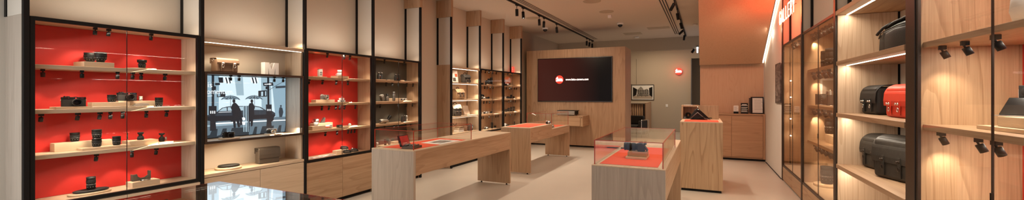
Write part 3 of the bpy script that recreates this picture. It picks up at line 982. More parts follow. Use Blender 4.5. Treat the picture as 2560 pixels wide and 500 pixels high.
def camera(label, loc, rz, w=.139, h=.080, d=.034, skin='black_soft', top='black', lenslen=.045, lensr=.029, lensbody='black', group=None, red=True, hump=False):
    """rangefinder body, front -Y"""
    t = thing('rangefinder_camera', label, 'camera', loc, rz, group)
    k = d / 2

    def outline(s=1.0):
        p = []
        for i in range(9):
            a = -PI / 2 + PI * i / 8
            p.append((w / 2 - k + k * math.cos(a) * s, k * math.sin(a) * s))
        for i in range(9):
            a = PI / 2 + PI * i / 8
            p.append((-w / 2 + k + k * math.cos(a) * s, k * math.sin(a) * s))
        return p
    MB().prism(outline(), 'z', .004, h * .72).build('body', skin, t, world=False)
    MB().prism(outline(1.01), 'z', 0, .0042).prism(outline(1.01), 'z', h * .72, h * .97).build('top_plate', top, t, world=False, bevel=.0015)
    f = -k
    MB().box(w * .26, f - .0012, h * .76, w * .40, f + .004, h * .91).box(-.006, f - .0012, h * .79, .012, f + .004, h * .89).box(-w * .27, f - .0012, h * .78, -w * .19, f + .004, h * .88).build('viewfinder_window', 'lensglass', t, world=False)
    b = MB()
    b.lathe([(.011, h * .97), (.011, h * 1.06), (.009, h * 1.065)], (-w * .22, 0, 0), n=18).lathe([(.0075, h * .97), (.0075, h * 1.05), (.003, h * 1.05), (.003, h * 1.09)], (-w * .36, -.002, 0), n=16)
    b.box(w * .02, -.008, h * .97, w * .14, .008, h * 1.0)
    b.build('dial', top if top == 'silver' else 'black', t, world=False)
    lx = .012
    lz = h * .42
    b = MB()
    b.lathe([(lensr * 1.05, 0), (lensr * 1.05, .006), (lensr * .95, .008), (lensr, .012), (lensr, lenslen * .5), (lensr * .93, lenslen * .52), (lensr * .93, lenslen * .62), (lensr * .98, lenslen * .64), (lensr * .98, lenslen), (lensr * .85, lenslen), (lensr * .78, lenslen * .9)], (lx, 0, lz), axis='y', n=28)
    # lathe along +y: mirror to the front
    b.v = [Vector((p.x, f - p.y, p.z)) for p in b.v]
    ln = b.build('lens', lensbody, t, world=False)
    b = MB().lathe([(lensr * .78, lenslen * .9), (lensr * .4, lenslen * .86), (.0001, lenslen * .85)], (lx, 0, lz), axis='y', n=24)
    b.v = [Vector((p.x, f - p.y, p.z)) for p in b.v]
    b.build('front_glass', 'lensglass', ln, world=False)
    b = MB()
    for i in range(18):
        a = 2 * PI * i / 18
        b.X = Matrix.Translation((lx, f, lz)) @ Matrix.Rotation(a, 4, 'Y')
        b.box(lensr - .001, -lenslen * .5, -.0012, lensr + .0006, -lenslen * .38, .0014)
    b.build('engraving', 'marks' if lensbody == 'black' else 'black', ln, world=False)
    MB().cyl((-w / 2 - .004, 0, h * .66), (-w / 2 + .003, 0, h * .66), .004, n=10).cyl((w / 2 + .004, 0, h * .66), (w / 2 - .003, 0, h * .66), .004, n=10).build('strap_lug', 'chrome', t, world=False)
    if red:
        b = MB().lathe([(.0055, 0), (.0055, .001), (.0001, .001)], (lx - .002, 0, h * .84), axis='y', n=16)
        b.v = [Vector((p.x, f - p.y - .0005, p.z)) for p in b.v]
        b.build('roundel', 'red_panel', t, world=False)
    return t


def block(label, x0, x1, pa, pb, z, h, mat='pad', cat='display block', name='wooden_block', group=None, ref=None):
    """wooden display block: pixel columns pa..pb read on its front face"""
    xf = max(x0, x1) if ref is None else ref
    ya, yb = onX(pa, 237, xf).y, onX(pb, 237, xf).y
    o = MB().box(x0, ya, z + .0006, x1, yb, z + h).build(name, mat, loc=((x0 + x1) / 2, (ya + yb) / 2, z), bevel=.0015)
    return tag(o, label, cat, group)


def disc(label, px, x, z, r, h=.014, sy=1.0, mat='pad', sx=1.0):
    p = at(px, x, z)
    o = MB().lathe([(r * .985, 0), (r, .002), (r, h - .002), (r * .985, h), (.0001, h)], n=40, sx=sx, sy=sy).build('wooden_disc', mat, world=False)
    o.location = p
    return tag(o, label, 'display disc')


S1, S2, S3, S4 = 1.795, 1.430, 1.062, .672
# ---- nearest red cabinet
RC = 'nearest red cabinet'
block('pale block under the two wide lenses on the top shelf of the ' + RC, -5.065, -4.862, 210, 286, S1, .045)
lens('wide black lens on pale block, left of the pair on top shelf', at(225.5, -5.022, S1 + .045), .088, 0.0419, 0.0261, 'wide')
lens('wide black lens on pale block, right of the pair on top shelf', at(251.5, -4.915, S1 + .045), .092, 0.0411, 0.0269, 'wide')
disc('thin round board under the flared-hood lens on the top shelf', 353, -4.97, S1, .115, .012)
lens('short black lens with a flared hood on thin round board', at(355, -4.965, S1 + .012), .083, 0.0363, 0.0292, 'hood')
block('thin board under the black rangefinder camera on the second shelf', -4.99, -4.862, 140, 231, S2, .018)
camera('black rangefinder camera on thin board, second shelf of the nearest red cabinet', at(184, -4.93, S2 + .018), R(84), .152, .084, .036)
block('thin low board in front of the long block on the second shelf', -4.905, -4.858, 231, 384, S2, .016)
block('long pale block under the lens and black camera on the second shelf', -5.0, -4.907, 231, 325, S2, .052, ref=-4.907)
block('raised pale block behind the folded silver device on the second shelf', -5.07, -5.002, 296, 404, S2, .062, ref=-5.002)
lens('black lens left of the camera on the long pale block', at(279.5, -4.955, S2 + .052), .068, 0.0308, None, 'plain')
camera('black rangefinder camera behind the door seam on the second shelf', at(317, -5.036, S2 + .062), R(88), .150, .080, .034)
lens('tiny white cylinder with dark band on the raised pale block', at(352, -5.036, S2 + .062), .044, 0.0142, None, 'plain', cat='accessory', body='white', name='lens_adapter')
t = thing('folding_stand', 'flat folded silver device lying on the low board, second shelf', 'accessory', at(352, -4.89, S2 + .016), R(90))
MB().prism([(-.06, 0), (.06, 0), (.066, .006), (.05, .014), (-.04, .012), (-.062, .005)], 'y', -.02, .02).build('lower_plate', 'silver', t, world=False, bevel=.002)
MB().prism([(-.05, .018), (.03, .026), (.062, .016), (.06, .0145), (-.048, .0145)], 'y', -.018, .018).build('upper_plate', 'silver', t, world=False, bevel=.002)
lens('taller black lens standing at the right end of the second shelf', at(397.5, -4.94, S2), .092, 0.0308, None, 'plain')
block('long tall pale block at the left of the third shelf', -5.07, -4.98, 136, 286, S3, .074, ref=-4.98)
block('low board under the stacked lenses on the third shelf', -4.975, -4.865, 206, 328, S3, .022)
lens('single black lens on the long tall block, third shelf', at(187, -5.02, S3 + .074), .079, 0.0308, None, 'plain')
p = at(242, -4.92, S3 + .022)
lens('lower black lens of the stacked pair on the third shelf', p, .074, 0.0316, None, 'plain')
lens('upper black lens of the stacked pair on the third shelf', (p[0], p[1], p[2] + .0755), .079, 0.0324, None, 'plain')
lens('black lens right of the stacked pair on the low board', at(291.5, -4.91, S3 + .022), .082, 0.0292, None, 'plain')
block('wide pale block under the silver-necked lens on the third shelf', -5.03, -4.885, 323, 396, S3, .050)
block('thin board under the small black viewfinder on the third shelf', -5.03, -4.90, 397, 434, S3, .016)
lens('lens with narrow silver neck on the wide pale block', at(351.5, -4.95, S3 + .05), .074, 0.0237, 0.0245, 'waist')
t = thing('viewfinder', 'small black accessory viewfinder on thin board, third shelf', 'accessory', at(404.5, -4.96, S3 + .016), R(70))
MB().lathe([(.02, 0), (.022, .004), (.024, .03), (.018, .044), (.009, .052), (.009, .062), (.022, .07), (.024, .084), (.016, .084)], n=20).build('body', 'black', t, world=False)
MB().lathe([(.017, 0), (.018, .012), (.0001, .012)], (.026, 0, .028), axis='x', n=18).build('eyepiece', 'gunmetal', t, world=False)
disc('oval pale board under the black tray on the bottom shelf', 225, -4.945, S4, .082, .016, sy=1.75)
t = thing('oval_tray', 'oval black padded tray holding a tall lens, bottom shelf', 'tray', at(228, -4.945, S4 + .016))
MB().lathe([(.052, 0), (.060, .006), (.062, .016), (.055, .022), (.045, .015), (.0001, .012)], n=40, sy=1.95).build('pad', 'black_soft', t, world=False)
lens('tall black lens standing in the oval black tray', at(227.5, -4.95, S4 + .030), .116, 0.0308, None, 'tall')
block('pale block under the grey half case on the bottom shelf', -4.985, -4.86, 331, 400, S4, .050)
t = thing('half_case', 'grey leather camera half case on pale block, bottom shelf', 'camera case', at(352, -4.945, S4 + .0505), R(90))
pr = [(-.072, 0), (.072, 0), (.072, .084), (.052, .086), (.048, .05), (.02, .028), (-.01, .026), (-.03, .04), (-.036, .066), (-.072, .064)]
MB().prism(pr, 'y', -.022, -.014).prism([(-.072, 0), (.072, 0), (.072, .008), (-.072, .008)], 'y', -.013, .022).prism([(.060, .008), (.072, .008), (.072, .084), (.060, .084)], 'y', -.013, .022).prism([(-.072, .008), (-.060, .008), (-.060, .064), (-.072, .064)], 'y', -.013, .022).build('leather_shell', 'grey_leather', t, world=False, bevel=.003)
MB().cyl((.071, -.004, .066), (.076, -.004, .066), .007, n=12).build('stud', 'chrome', t, world=False)
t = thing('stylus', 'short silver pen lying in front of the grey half case', 'pen', at(366, -4.885, S4 + .056), R(90))
MB().cyl((-.038, 0, 0), (.03, 0, 0), .0052, n=12).cyl((.03, 0, 0), (.044, 0, .006), .004, .003, n=10).build('barrel', 'silver', t, world=False)
MB().cyl((-.045, 0, 0), (-.038, 0, 0), .005, n=10).build('tip', 'black', t, world=False)

# ---- shelf unit with screen
def satchel(label, loc, rz, w, d, h, mat, flap=.55, buckles=2, soft=.02, hw='chrome', strapmat=None, flapw=1.0, cat='bag', name='camera_bag', handle=False, group=None, curve=.5, bk=.28):
    """bag with front towards -Y: gusseted body, flap over the top and down the front, straps with turn buckles"""
    t = thing(name, label, cat, loc, rz, group)
    b = MB().box(-w / 2, -d / 2, 0, w / 2, d / 2, h * .93)
    b.build('body', mat, t, world=False, bevel=soft, seg=4)
    # flap profile in y,z ; thickness th
    th = .006
    o, n_ = [], 10
    yb, yf = d / 2 + .0075, -d / 2 - .0085
    o.append((yb, h * .62))
    rr = min(d * curve, h * .35)
    for i in range(n_ + 1):
        a = PI / 2 * i / n_
        o.append((yb - rr * .6 + rr * .6 * math.cos(a), h - rr * .4 + rr * .4 * math.sin(a)))
    for i in range(n_ + 1):
        a = PI / 2 * i / n_
        o.append((yf + rr - rr * math.sin(a), h - rr + rr * math.cos(a)))
    zl = h * (1 - flap)
    o.append((yf - .004, (h - rr + zl) / 2))
    o.append((yf, zl))
    ctr = (0, h * .5)
    inn = []
    for i, (y, z) in enumerate(o):
        p = o[max(i - 1, 0)]
        q = o[min(i + 1, len(o) - 1)]
        tx_, tz = q[0] - p[0], q[1] - p[1]
        l = math.hypot(tx_, tz)
        inn.append((y - tz / l * th, z + tx_ / l * th))
    fw = w * flapw / 2 + .004
    poly = o + inn[::-1]
    MB().prism(poly, 'x', -fw, fw).build('flap', mat, t, world=False, bevel=.0025)
    sm_ = strapmat or mat
    xs = [0] if buckles == 1 else ([-w * bk, w * bk] if buckles else [])
    for x in xs:
        s = MB()
        s.prism([(yf - .002, zl + h * .16), (yf - .008, zl + h * .16), (yf - .008, zl - h * .02), (yf - .003, h * .08), (yf + .003, h * .08), (yf + .003, zl - h * .01)], 'x', x - .014, x + .014)
        so = s.build('strap', sm_, t, world=False, bevel=.002)
        k = MB()
        k.cyl((x, yf - .006, zl + h * .07), (x, yf - .014, zl + h * .07), .011, n=14).cyl((x, yf - .013, zl + h * .07), (x, yf - .026, zl + h * .07), .0045, n=10).lathe([(.006, 0), (.010, .003), (.007, .007)], (x, yf - .030, zl + h * .07), axis='y', n=12)
        k.build('buckle', hw, so, world=False)
        k = MB()
        k.tube([(x + .013 * math.cos(a), yf - .011, zl - h * .10 + .017 * math.sin(a)) for a in [2 * PI * i / 12 for i in range(12)]], .0025, 6, closed=True)
        k.build('buckle_ring', hw, so, world=False)
    if handle:
        pts = [(-w * .3 + w * .6 * i / 10, 0, h + .002 + .03 * math.sin(PI * i / 10)) for i in range(11)]
        MB().tube(pts, .007, 8).build('handle', sm_, t, world=False)
    k = MB()
    for sx in (-1, 1):
        k.tube([(sx * (w / 2 + .006), .016 * math.cos(a), h * .84 + .014 * math.sin(a)) for a in [2 * PI * i / 12 for i in range(12)]], .0025, 6, closed=True)
    k.build('strap_ring', hw, t, world=False)
    return t


ym = onX(563, 237, -4.94).y
satchel('brown leather satchel with two buckles beside the white letter', (-4.95, ym, 1.7995), R(92), .238, .115, .165, 'brown_leather', flap=.45, hw='silver', curve=.25, bk=.27)
t = thing('letter_block', 'white block letter M standing above the picture screen', 'letter', (-5.0, onX(675, 237, -5.0).y, 1.7995))
w, h, d = .185, .158, .075
o = [(-w / 2, 0), (-w / 2, h), (-w / 2 + .058, h), (0, h * .42), (w / 2 - .058, h), (w / 2, h), (w / 2, 0), (w / 2 - .046, 0), (w / 2 - .046, h * .56), (.030, 0), (-.030, 0), (-w / 2 + .046, h * .56), (-w / 2 + .046, 0)]
t.rotation_euler = (0, 0, R(90))
MB().prism(o, 'y', -d / 2, d / 2).build('letter', 'letter_white', t, world=False, bevel=.001)
Z2 = 1.022 + .026
disc('round board under the black camera in front of the screen', 573, -4.93, Z2, .105, .012)
camera('all-black camera on round board in front of the screen', at(571, -4.93, Z2 + .012), R(80), .118, .066, .034, skin='black_gloss', top='black_gloss', lenslen=.036, lensr=.027, red=False)
disc('round board under the silver-topped camera in front of the screen', 684, -4.94, Z2, .105, .012)
camera('black camera with silver top and lens in front of the screen', at(679, -4.95, Z2 + .012), R(62), .112, .064, .034, top='silver', lenslen=.055, lensr=.025, lensbody='silver', red=False)
disc('round board under the flat leather pouch on the open shelf', 571, -4.955, .6995, .128, .022)
t = thing('leather_pouch', 'flat oval dark leather pouch on round board, open shelf', 'pouch', at(572, -4.955, .7225), R(75))
MB().lathe([(.098, 0), (.106, .004), (.108, .016), (.100, .024), (.05, .026), (.0001, .026)], n=36, sx=1.0, sy=.72).build('shell', 'black_leather', t, world=False)
MB().tube([(.104 * math.cos(a), .075 * math.sin(a), .013) for a in [2 * PI * i / 36 for i in range(36)]], .0025, 6, closed=True).build('zip', 'black', t, world=False)
ym = onX(672, 237, -4.93).y
satchel('boxy taupe leather shoulder bag on the open shelf under the screen', (-4.955, ym, .700), R(82), .245, .105, .195, 'grey_leather', flap=.66, buckles=0, soft=.012, hw='black', curve=.3, flapw=1.0)

# ---- second red cabinet
X0 = -4.95
block('thin board under the white tall tin, top shelf of second red cabinet', -5.03, -4.87, 783, 818, S1, .012)
t = thing('tin', 'white tall tin with dark print, top shelf of second red cabinet', 'tin', at(800, X0, S1 + .012), R(85))
MB().box(-.026, -.024, 0, .026, .024, .100).build('body', 'white', t, world=False, bevel=.004)
MB().box(-.027, -.025, .101, .027, .025, .110).build('lid', 'silver', t, world=False, bevel=.003)
b = MB()
for z, a, q in ((.02, -.018, .018), (.034, -.014, .014), (.05, -.02, .02), (.058, -.016, .016), (.075, -.012, .012)):
    b.box(a, -.0252, z, q, -.0242, z + .006)
b.build('print', 'black', t, world=False)
block('block with white end under the stacked cups, top shelf', -5.02, -4.87, 845, 872, S1, .034)


def mug(label, loc, r, h, mat='white', handle=True, name='mug', band=None):
    t = thing(name, label, 'mug', loc, random.uniform(2, 4))
    MB().lathe([(r * .8, 0), (r, .006), (r, h), (r * .92, h), (r * .9, .008), (.0001, .006)], n=24).build('cup', mat, t, world=False)
    if band:
        MB().lathe([(r + .0006, h * .3), (r + .0006, h * .62)], n=24).build('band', band, t, world=False)
    if handle:
        MB().tube([(r + .016 * math.sin(a), 0, h * .52 + h * .3 * math.cos(a)) for a in [PI * i / 8 for i in range(9)]], .004, 8).build('handle', mat, t, world=False)
    return t


p = at(848, -4.95, S1 + .034)
mug('lower white cup of the stacked pair, top shelf of second red cabinet', p, .033, .044)
mug('upper white cup of the stacked pair, top shelf of second red cabinet', (p[0], p[1] + .006, p[2] + .045), .030, .046)
block('thin board along the middle shelf of second red cabinet', -4.93, -4.862, 775, 880, S2, .012)
block('pale block under the chrome camera in second red cabinet', -5.03, -4.932, 790, 837, S2, .050, ref=-4.932)
camera('chrome rangefinder camera with neck cord on pale block', at(811, -4.98, S2 + .05), R(78), .128, .072, .032, top='silver', skin='gunmetal', lensbody='silver', lenslen=.05, lensr=.024, red=False)
p = at(854, -4.895, S2 + .012)
t = thing('print_box', 'lower white film box of the stack in second red cabinet', 'box', p, R(88))
MB().box(-.05, -.025, 0, .05, .025, .028).build('box', 'white', t, world=False, bevel=.002)
MB().box(-.035, -.0256, .008, -.012, -.0246, .02).box(.0, -.0256, .008, .02, -.0246, .02).build('label', 'black', t, world=False)
t = thing('print_box', 'upper white film box of the stack in second red cabinet', 'box', (p[0], p[1], p[2] + .0285), R(80))
MB().box(-.03, -.024, 0, .03, .024, .032).build('box', 'white', t, world=False, bevel=.002)
MB().box(-.015, -.0246, .01, .01, -.0236, .022).build('label', 'red_panel', t, world=False)
MB().cyl((-.01, 0, .033), (.01, 0, .062), .002, n=8).cyl((.012, 0, .033), (.014, 0, .056), .002, n=8).build('stick', 'silver', t, world=False)
block('oval-ended pale block at the left of third shelf, second red cabinet', -4.96, -4.868, 781, 814, S3, .052, mat='pad')
block('white-fronted block behind the orange mug, third shelf', -5.06, -4.965, 786, 832, S3, .082, ref=-4.965)
mug('white cup on the oval-ended block, third shelf of second red cabinet', at(790, -4.91, S3 + .052), .028, .05)
mug('grey enamel mug on the white-fronted block, third shelf', at(791, -5.01, S3 + .082), .036, .062, 'silver')
t = thing('metal_stand', 'angled grey metal bracket right of the grey enamel mug', 'bracket', at(806, -5.01, S3 + .082), R(80))
MB().prism([(-.03, 0), (.03, 0), (.035, .075), (.02, .078)], 'y', -.02, .02).build('plate', 'gunmetal', t, world=False, bevel=.002)
mug('orange and white cup in front of the white-fronted block', at(819, -4.91, S3), .027, .052, 'white', False, band='mat')
lens('short white cylinder beside the orange and white cup', at(826, -4.92, S3), .055, .022, None, 'plain', cat='accessory', body='white', name='lens_adapter')
t = thing('leather_box', 'small dark box with pale plate on third shelf of second red cabinet', 'box', at(849, -4.90, S3), R(80))
MB().box(-.036, -.025, 0, .036, .025, .042).build('body', 'black_leather', t, world=False, bevel=.004)
MB().box(-.02, -.0262, .012, .02, -.0252, .03).build('plate', 'grey_plastic', t, world=False)
block('low board under the white dome on third shelf of second red cabinet', -5.02, -4.87, 858, 894, S3, .014)
t = thing('dome_light', 'white dome on a chrome ring, third shelf of second red cabinet', 'dome', at(874, -4.95, S3 + .014))
MB().lathe([(.034, 0), (.034, .008), (.030, .009)], n=24).build('ring', 'chrome', t, world=False)
MB().lathe([(.026, .0095), (.022, .022), (.013, .031), (.0001, .034)], n=24).build('dome', 'white', t, world=False)
for i, (px, dx, rz) in enumerate(((783, -4.93, 95), (796, -4.90, 82), (812, -4.93, 70), (825, -4.915, 100))):
    p = at(px, dx, S4 + .0005 + i * .0012)
    t = thing('brochure', ['black and white brochure', 'white brochure with dark cover picture', 'pale brochure with grey photos', 'grey printed leaflet'][i] + ' lying flat on bottom shelf, second red cabinet', 'brochure', p, R(rz))
    MB().box(-.075, -.055, 0, .075, .055, .001).build('paper', 'white', t, world=False)
    b = MB()
    b.box(-.06, -.045, .001, -.005, .01, .0012).box(.005, -.04, .001, .06, .04, .0012).box(-.05, .02, .001, -.01, .03, .0012)
    b.build('picture', ['black', 'gunmetal', 'grey_plastic', 'gunmetal'][i], t, world=False)
block('pale block under the rear handheld device, bottom shelf', -5.02, -4.93, 842, 871, S4, .048, ref=-4.93)


def handheld(label, loc, rz):
    t = thing('rangefinder_device', label, 'device', loc, rz)
    MB().prism([(-.055, 0), (.055, 0), (.055, .018), (.03, .045), (-.04, .05), (-.055, .03)], 'y', -.03, .03).build('body', 'black_soft', t, world=False, bevel=.006, seg=3)
    MB().box(-.052, -.031, .012, .02, -.0302, .036).build('panel', 'gunmetal', t, world=False)
    MB().cyl((-.045, -.012, .05), (-.038, -.012, .054), .009, n=12).build('button', 'marks', t, world=False)
    MB().lathe([(.013, 0), (.013, .004), (.0001, .004)], (.055, .012, .012), axis='x', n=14).build('eyepiece', 'lensglass', t, world=False)
    return t


handheld('black handheld device raised on pale block, bottom shelf', at(861, -4.975, S4 + .0485), R(70))
handheld('black handheld device leaning in front of the pale block', at(868, -4.885, S4), R(75))
handheld('black handheld device at the right end of the bottom shelf', at(886, -4.90, S4), R(80))


# ---- olive cabinet with optics
def binocular(label, loc, rz, h=.125, sep=.062, r=.024, mat='black_soft', trimm='gunmetal'):
    t = thing('binoculars', label, 'binoculars', loc, rz)
    for s in (-1, 1):
        o = MB().lathe([(r * 1.05, 0), (r * 1.1, h * .08), (r, h * .14), (r * .98, h * .45), (r * .86, h * .62), (r * .62, h * .74), (r * .62, h * .82), (r * .78, h * .84), (r * .8, h), (r * .6, h), (r * .55, h * .96)], (s * sep / 2, 0, 0), n=20).build('tube', mat, t, world=False)
        MB().lathe([(r * .8, h * .845), (r * .82, h * .85), (r * .82, h * .97), (r * .8, h * .975)], (s * sep / 2, 0, 0), n=20).build('eyecup', trimm, o, world=False)
    MB().box(-sep * .28, -.008, h * .3, sep * .28, .008, h * .42).box(-sep * .28, -.008, h * .58, sep * .28, .008, h * .68).build('bridge', mat, t, world=False, bevel=.002)
    MB().cyl((0, 0, h * .42), (0, 0, h * .58), .010, n=16).build('focus_wheel', trimm, t, world=False)
    MB().lathe([(.006, 0), (.006, .001), (.0001, .001)], (0, -.0092, h * .36), axis='y', n=12).build('roundel', 'red_panel', t, world=False)
    return t


OL = 'olive cabinet'
block('thin board under the left binoculars, top shelf of ' + OL, -5.03, -4.87, 940, 965, S1, .014)
binocular('black binoculars on thin board, left on top shelf of ' + OL, at(950, X0, S1 + .014), R(80), .118)
block('low block behind the right binoculars, top shelf of ' + OL, -5.03, -4.96, 974, 1011, S1, .022, ref=-4.96)
binocular('larger black binoculars, right on top shelf of ' + OL, at(993, -4.91, S1), R(85), .118, .07, .028)
block('long low board on the second shelf of ' + OL, -4.925, -4.862, 940, 1030, S2, .012)
t = thing('camera_pouch', 'tilted grey padded pouch leaning on second shelf of ' + OL, 'pouch', at(958, -4.95, S2 + .014), R(86))
X = Matrix.Rotation(R(-24), 4, 'Y')
MB(X).box(-.028, -.03, .012, .028, .03, .112).build('body', 'gunmetal', t, world=False, bevel=.01, seg=3)
MB(X).box(-.029, -.031, .080, .029, .031, .114).build('flap', 'grey_plastic', t, world=False, bevel=.006)
block('tall pale block on second shelf of ' + OL, -5.05, -4.93, 980, 1012, S2, .062, ref=-4.93)
lens('short grey monocular in front of tall block, second shelf of ' + OL, at(969, -4.895, S2 + .012), .088, .022, None, 'tall', cat='monocular', body='gunmetal', name='monocular')
lens('tall grey monocular beside tall block, second shelf of ' + OL, at(985, -4.895, S2 + .012), .160, .024, None, 'tall', cat='monocular', body='gunmetal', name='monocular')
lens('black monocular behind the tall grey one, second shelf of ' + OL, at(968, -5.02, S2), .135, .026, None, 'tall', cat='monocular', name='monocular')
b = binocular('small white binoculars lying on low board, second shelf of ' + OL, at(1012, -4.893, S2 + .036), R(85), .10, .05, .022, 'white', 'black')
b.rotation_euler = (R(90), 0, R(20))
t = thing('spotting_scope', 'grey spotting scope with angled eyepiece, third shelf of ' + OL, 'spotting scope', at(962, -4.93, S3 + .0405), R(90))
MB().lathe([(.026, -.108), (.036, -.104), (.038, -.07), (.036, -.03), (.030, 0), (.028, .05), (.024, .075), (.012, .082)], axis='x', n=24).build('tube', 'scope', t, world=False)
b = MB(Matrix.Translation((.066, 0, .006)) @ Matrix.Rotation(R(45), 4, 'Y'))
b.lathe([(.022, 0), (.022, .034), (.019, .04), (.027, .048), (.029, .10), (.022, .106)], n=20)
b.build('eyepiece', 'black', t, world=False)
MB().lathe([(.025, -.1085), (.0001, -.106)], axis='x', n=20).build('front_glass', 'lensglass', t, world=False)
MB().box(-.012, -.012, -.0405, .022, .012, -.026).build('foot', 'black', t, world=False)
binocular('black binoculars standing on third shelf of ' + OL, at(1009, -4.92, S3), R(88), .118, .058, .026)
lens('slim silver tube right of the binoculars, third shelf of ' + OL, at(1017, -4.95, S3), .105, .016, None, 'tall', cat='accessory', body='silver', name='lens_tube')
block('low board on bottom shelf of ' + OL, -5.03, -4.87, 958, 990, S4, .02)
block('pale block on bottom shelf of ' + OL, -5.04, -4.94, 985, 1012, S4, .05, ref=-4.94)
lens('white tube at the left end, bottom shelf of ' + OL, at(943, -4.9, S4), .090, .018, None, 'tall', cat='accessory', body='white', name='lens_tube')
lens('tall black tube on low board, bottom shelf of ' + OL, at(963, -4.93, S4 + .02), .098, .021, None, 'tall', cat='monocular', name='monocular')
lens('shorter grey tube on low board, bottom shelf of ' + OL, at(973, -4.92, S4 + .02), .085, .021, None, 'tall', cat='monocular', body='gunmetal', name='monocular')
lens('black lens on pale block, bottom shelf of ' + OL, at(997, -4.99, S4 + .05), .10, .022, None, 'tall', cat='monocular', name='monocular')

# ---- open shelves with backpacks
def backpack(label, loc, rz, w, d, h, mat, flapmat, lean=0.0):
    t = thing('backpack', label, 'backpack', loc, rz)
    t.rotation_euler = (0, 0, rz)
    MB().prism([(-d / 2, 0), (d / 2, 0), (d / 2, h * .86), (d * .3, h * .95), (-d * .2, h * .9), (-d / 2 - .01, h * .62), (-d / 2 - .015, h * .2)], 'x', -w / 2, w / 2).build('body', mat, t, world=False, bevel=.022, seg=4)
    MB().box(-w * .36, -d / 2 - .045, .012, w * .36, -d / 2 - .004, h * .42).build('pocket', mat, t, world=False, bevel=.014, seg=3)
    MB().prism([(d / 2 + .004, h * .7), (d / 2 + .004, h * .9), (d * .3, h), (-d * .25, h * .96), (-d / 2 - .03, h * .62), (-d / 2 - .022, h * .60), (-d * .22, h * .92), (d * .28, h * .94), (d / 2 - .006, h * .86)], 'x', -w / 2 - .004, w / 2 + .004).build('flap', flapmat, t, world=False, bevel=.006)
    for x in (-w * .2, w * .2):
        s = MB().prism([(-d / 2 - .032, h * .66), (-d / 2 - .05, h * .4), (-d / 2 - .056, h * .25), (-d / 2 - .05, h * .25), (-d / 2 - .042, h * .42), (-d / 2 - .026, h * .64)], 'x', x - .012, x + .012).build('strap', 'canvas_grey' if mat != 'canvas_grey' else 'black_leather', t, world=False)
        MB().box(x - .016, -d / 2 - .060, h * .36, x + .016, -d / 2 - .050, h * .43).build('buckle', 'silver', s, world=False)
    MB().tube([(-.05 + .1 * i / 8, d * .2, h + .002 + .035 * math.sin(PI * i / 8)) for i in range(9)], .007, 8).build('handle', 'black_leather', t, world=False)
    return t


O1, O2, O3, O4 = OPEN_Z
backpack('charcoal backpack on the top open shelf', at(1164, -4.96, O1), R(75), .20, .12, .205, 'canvas_grey', 'canvas_grey')
backpack('tan roll-top backpack on the second open shelf', at(1146, -4.97, O2), R(80), .26, .13, .235, 'canvas_tan', 'canvas_tan')
backpack('charcoal backpack with pale flap on the third open shelf', at(1139, -4.96, O3), R(70), .23, .13, .26, 'canvas_grey', 'canvas_stone')
t = thing('photo_book', 'white and orange picture book standing on the top open shelf', 'book', at(1138, -5.0, O1 + .003), R(84))
X = Matrix.Rotation(R(-8), 4, 'X')
MB(X).box(-.10, -.012, 0, .10, .012, .27).build('cover', 'white', t, world=False, bevel=.002)
MB(X).box(-.08, -.0126, .03, .02, -.0122, .11).build('dark_picture', 'gunmetal', t, world=False)
MB(X).box(.0, -.0126, .13, .085, -.0122, .2).build('orange_picture', 'mat', t, world=False)
t = thing('bag_panel', 'cream board leaning back on the third open shelf', 'board', at(1167, -4.98, O3), R(84))
X = Matrix.Rotation(R(-14), 4, 'X')
MB(X).box(-.10, -.006, .003, .10, .012, .22).build('board', 'canvas_stone', t, world=False, bevel=.004)
MB(X).box(-.10, -.0165, .003, .10, -.0062, .10).build('pocket', 'canvas_stone', t, world=False, bevel=.003)
for i, (w, h, mt, lb) in enumerate(((.20, .05, 'white', 'lowest cream box'), (.185, .04, 'canvas_stone', 'middle stone-coloured box'), (.15, .03, 'brown_leather', 'topmost brown leather box'))):
    p = at(1147 + i, -4.93, O4 + sum((.0, .052, .093)[:1]) + (0, .051, .092)[i])
    o = MB().box(-w / 2, -.07, 0, w / 2, .07, h).build('storage_box', mt, world=False, bevel=.004)
    o.location = p
    o.rotation_euler = (0, 0, R(86))
    tag(o, lb + ' of the stack on the lowest open shelf', 'box')
p = at(1163, -4.96, O4)
mug('brown cup beside the box stack on the lowest open shelf', p, .045, .12, 'brown_leather')
satchel('small grey round-cornered bag at the right of the lowest open shelf', at(1175, -4.93, O4), R(84), .13, .09, .135, 'canvas_grey', flap=.45, buckles=1, soft=.02, handle=True)

# ---- the two farthest glass cabinets
BP, FG = 'glass cabinet beside backpacks', 'farthest glass cabinet'
SH7 = (1.795, 1.430, 1.062, .672)


def row(cabname, specs):
    for (px, lv, kind, h, r, lab) in specs:
        p = at(px, -4.95, SH7[lv])
        lab = lab + ', ' + ['top shelf', 'second shelf', 'third shelf', 'bottom shelf'][lv] + ' of ' + cabname
        if kind == 'lens':
            lens(lab, p, h, r, None, 'tall')
        elif kind == 'short':
            lens(lab, p, h, r, None, 'plain')
        elif kind == 'silver':
            lens(lab, p, h, r, None, 'plain', body='silver')
        elif kind == 'cam':
            camera(lab, p, R(80), .13, .075, .034)
        elif kind == 'camraised':
            camera(lab, (p[0] - .10, p[1], p[2] + .0605), R(80), .13, .075, .034, red=False)
        elif kind == 'scam':
            camera(lab, p, R(80), .13, .075, .034, top='silver', lensbody='silver', red=False)


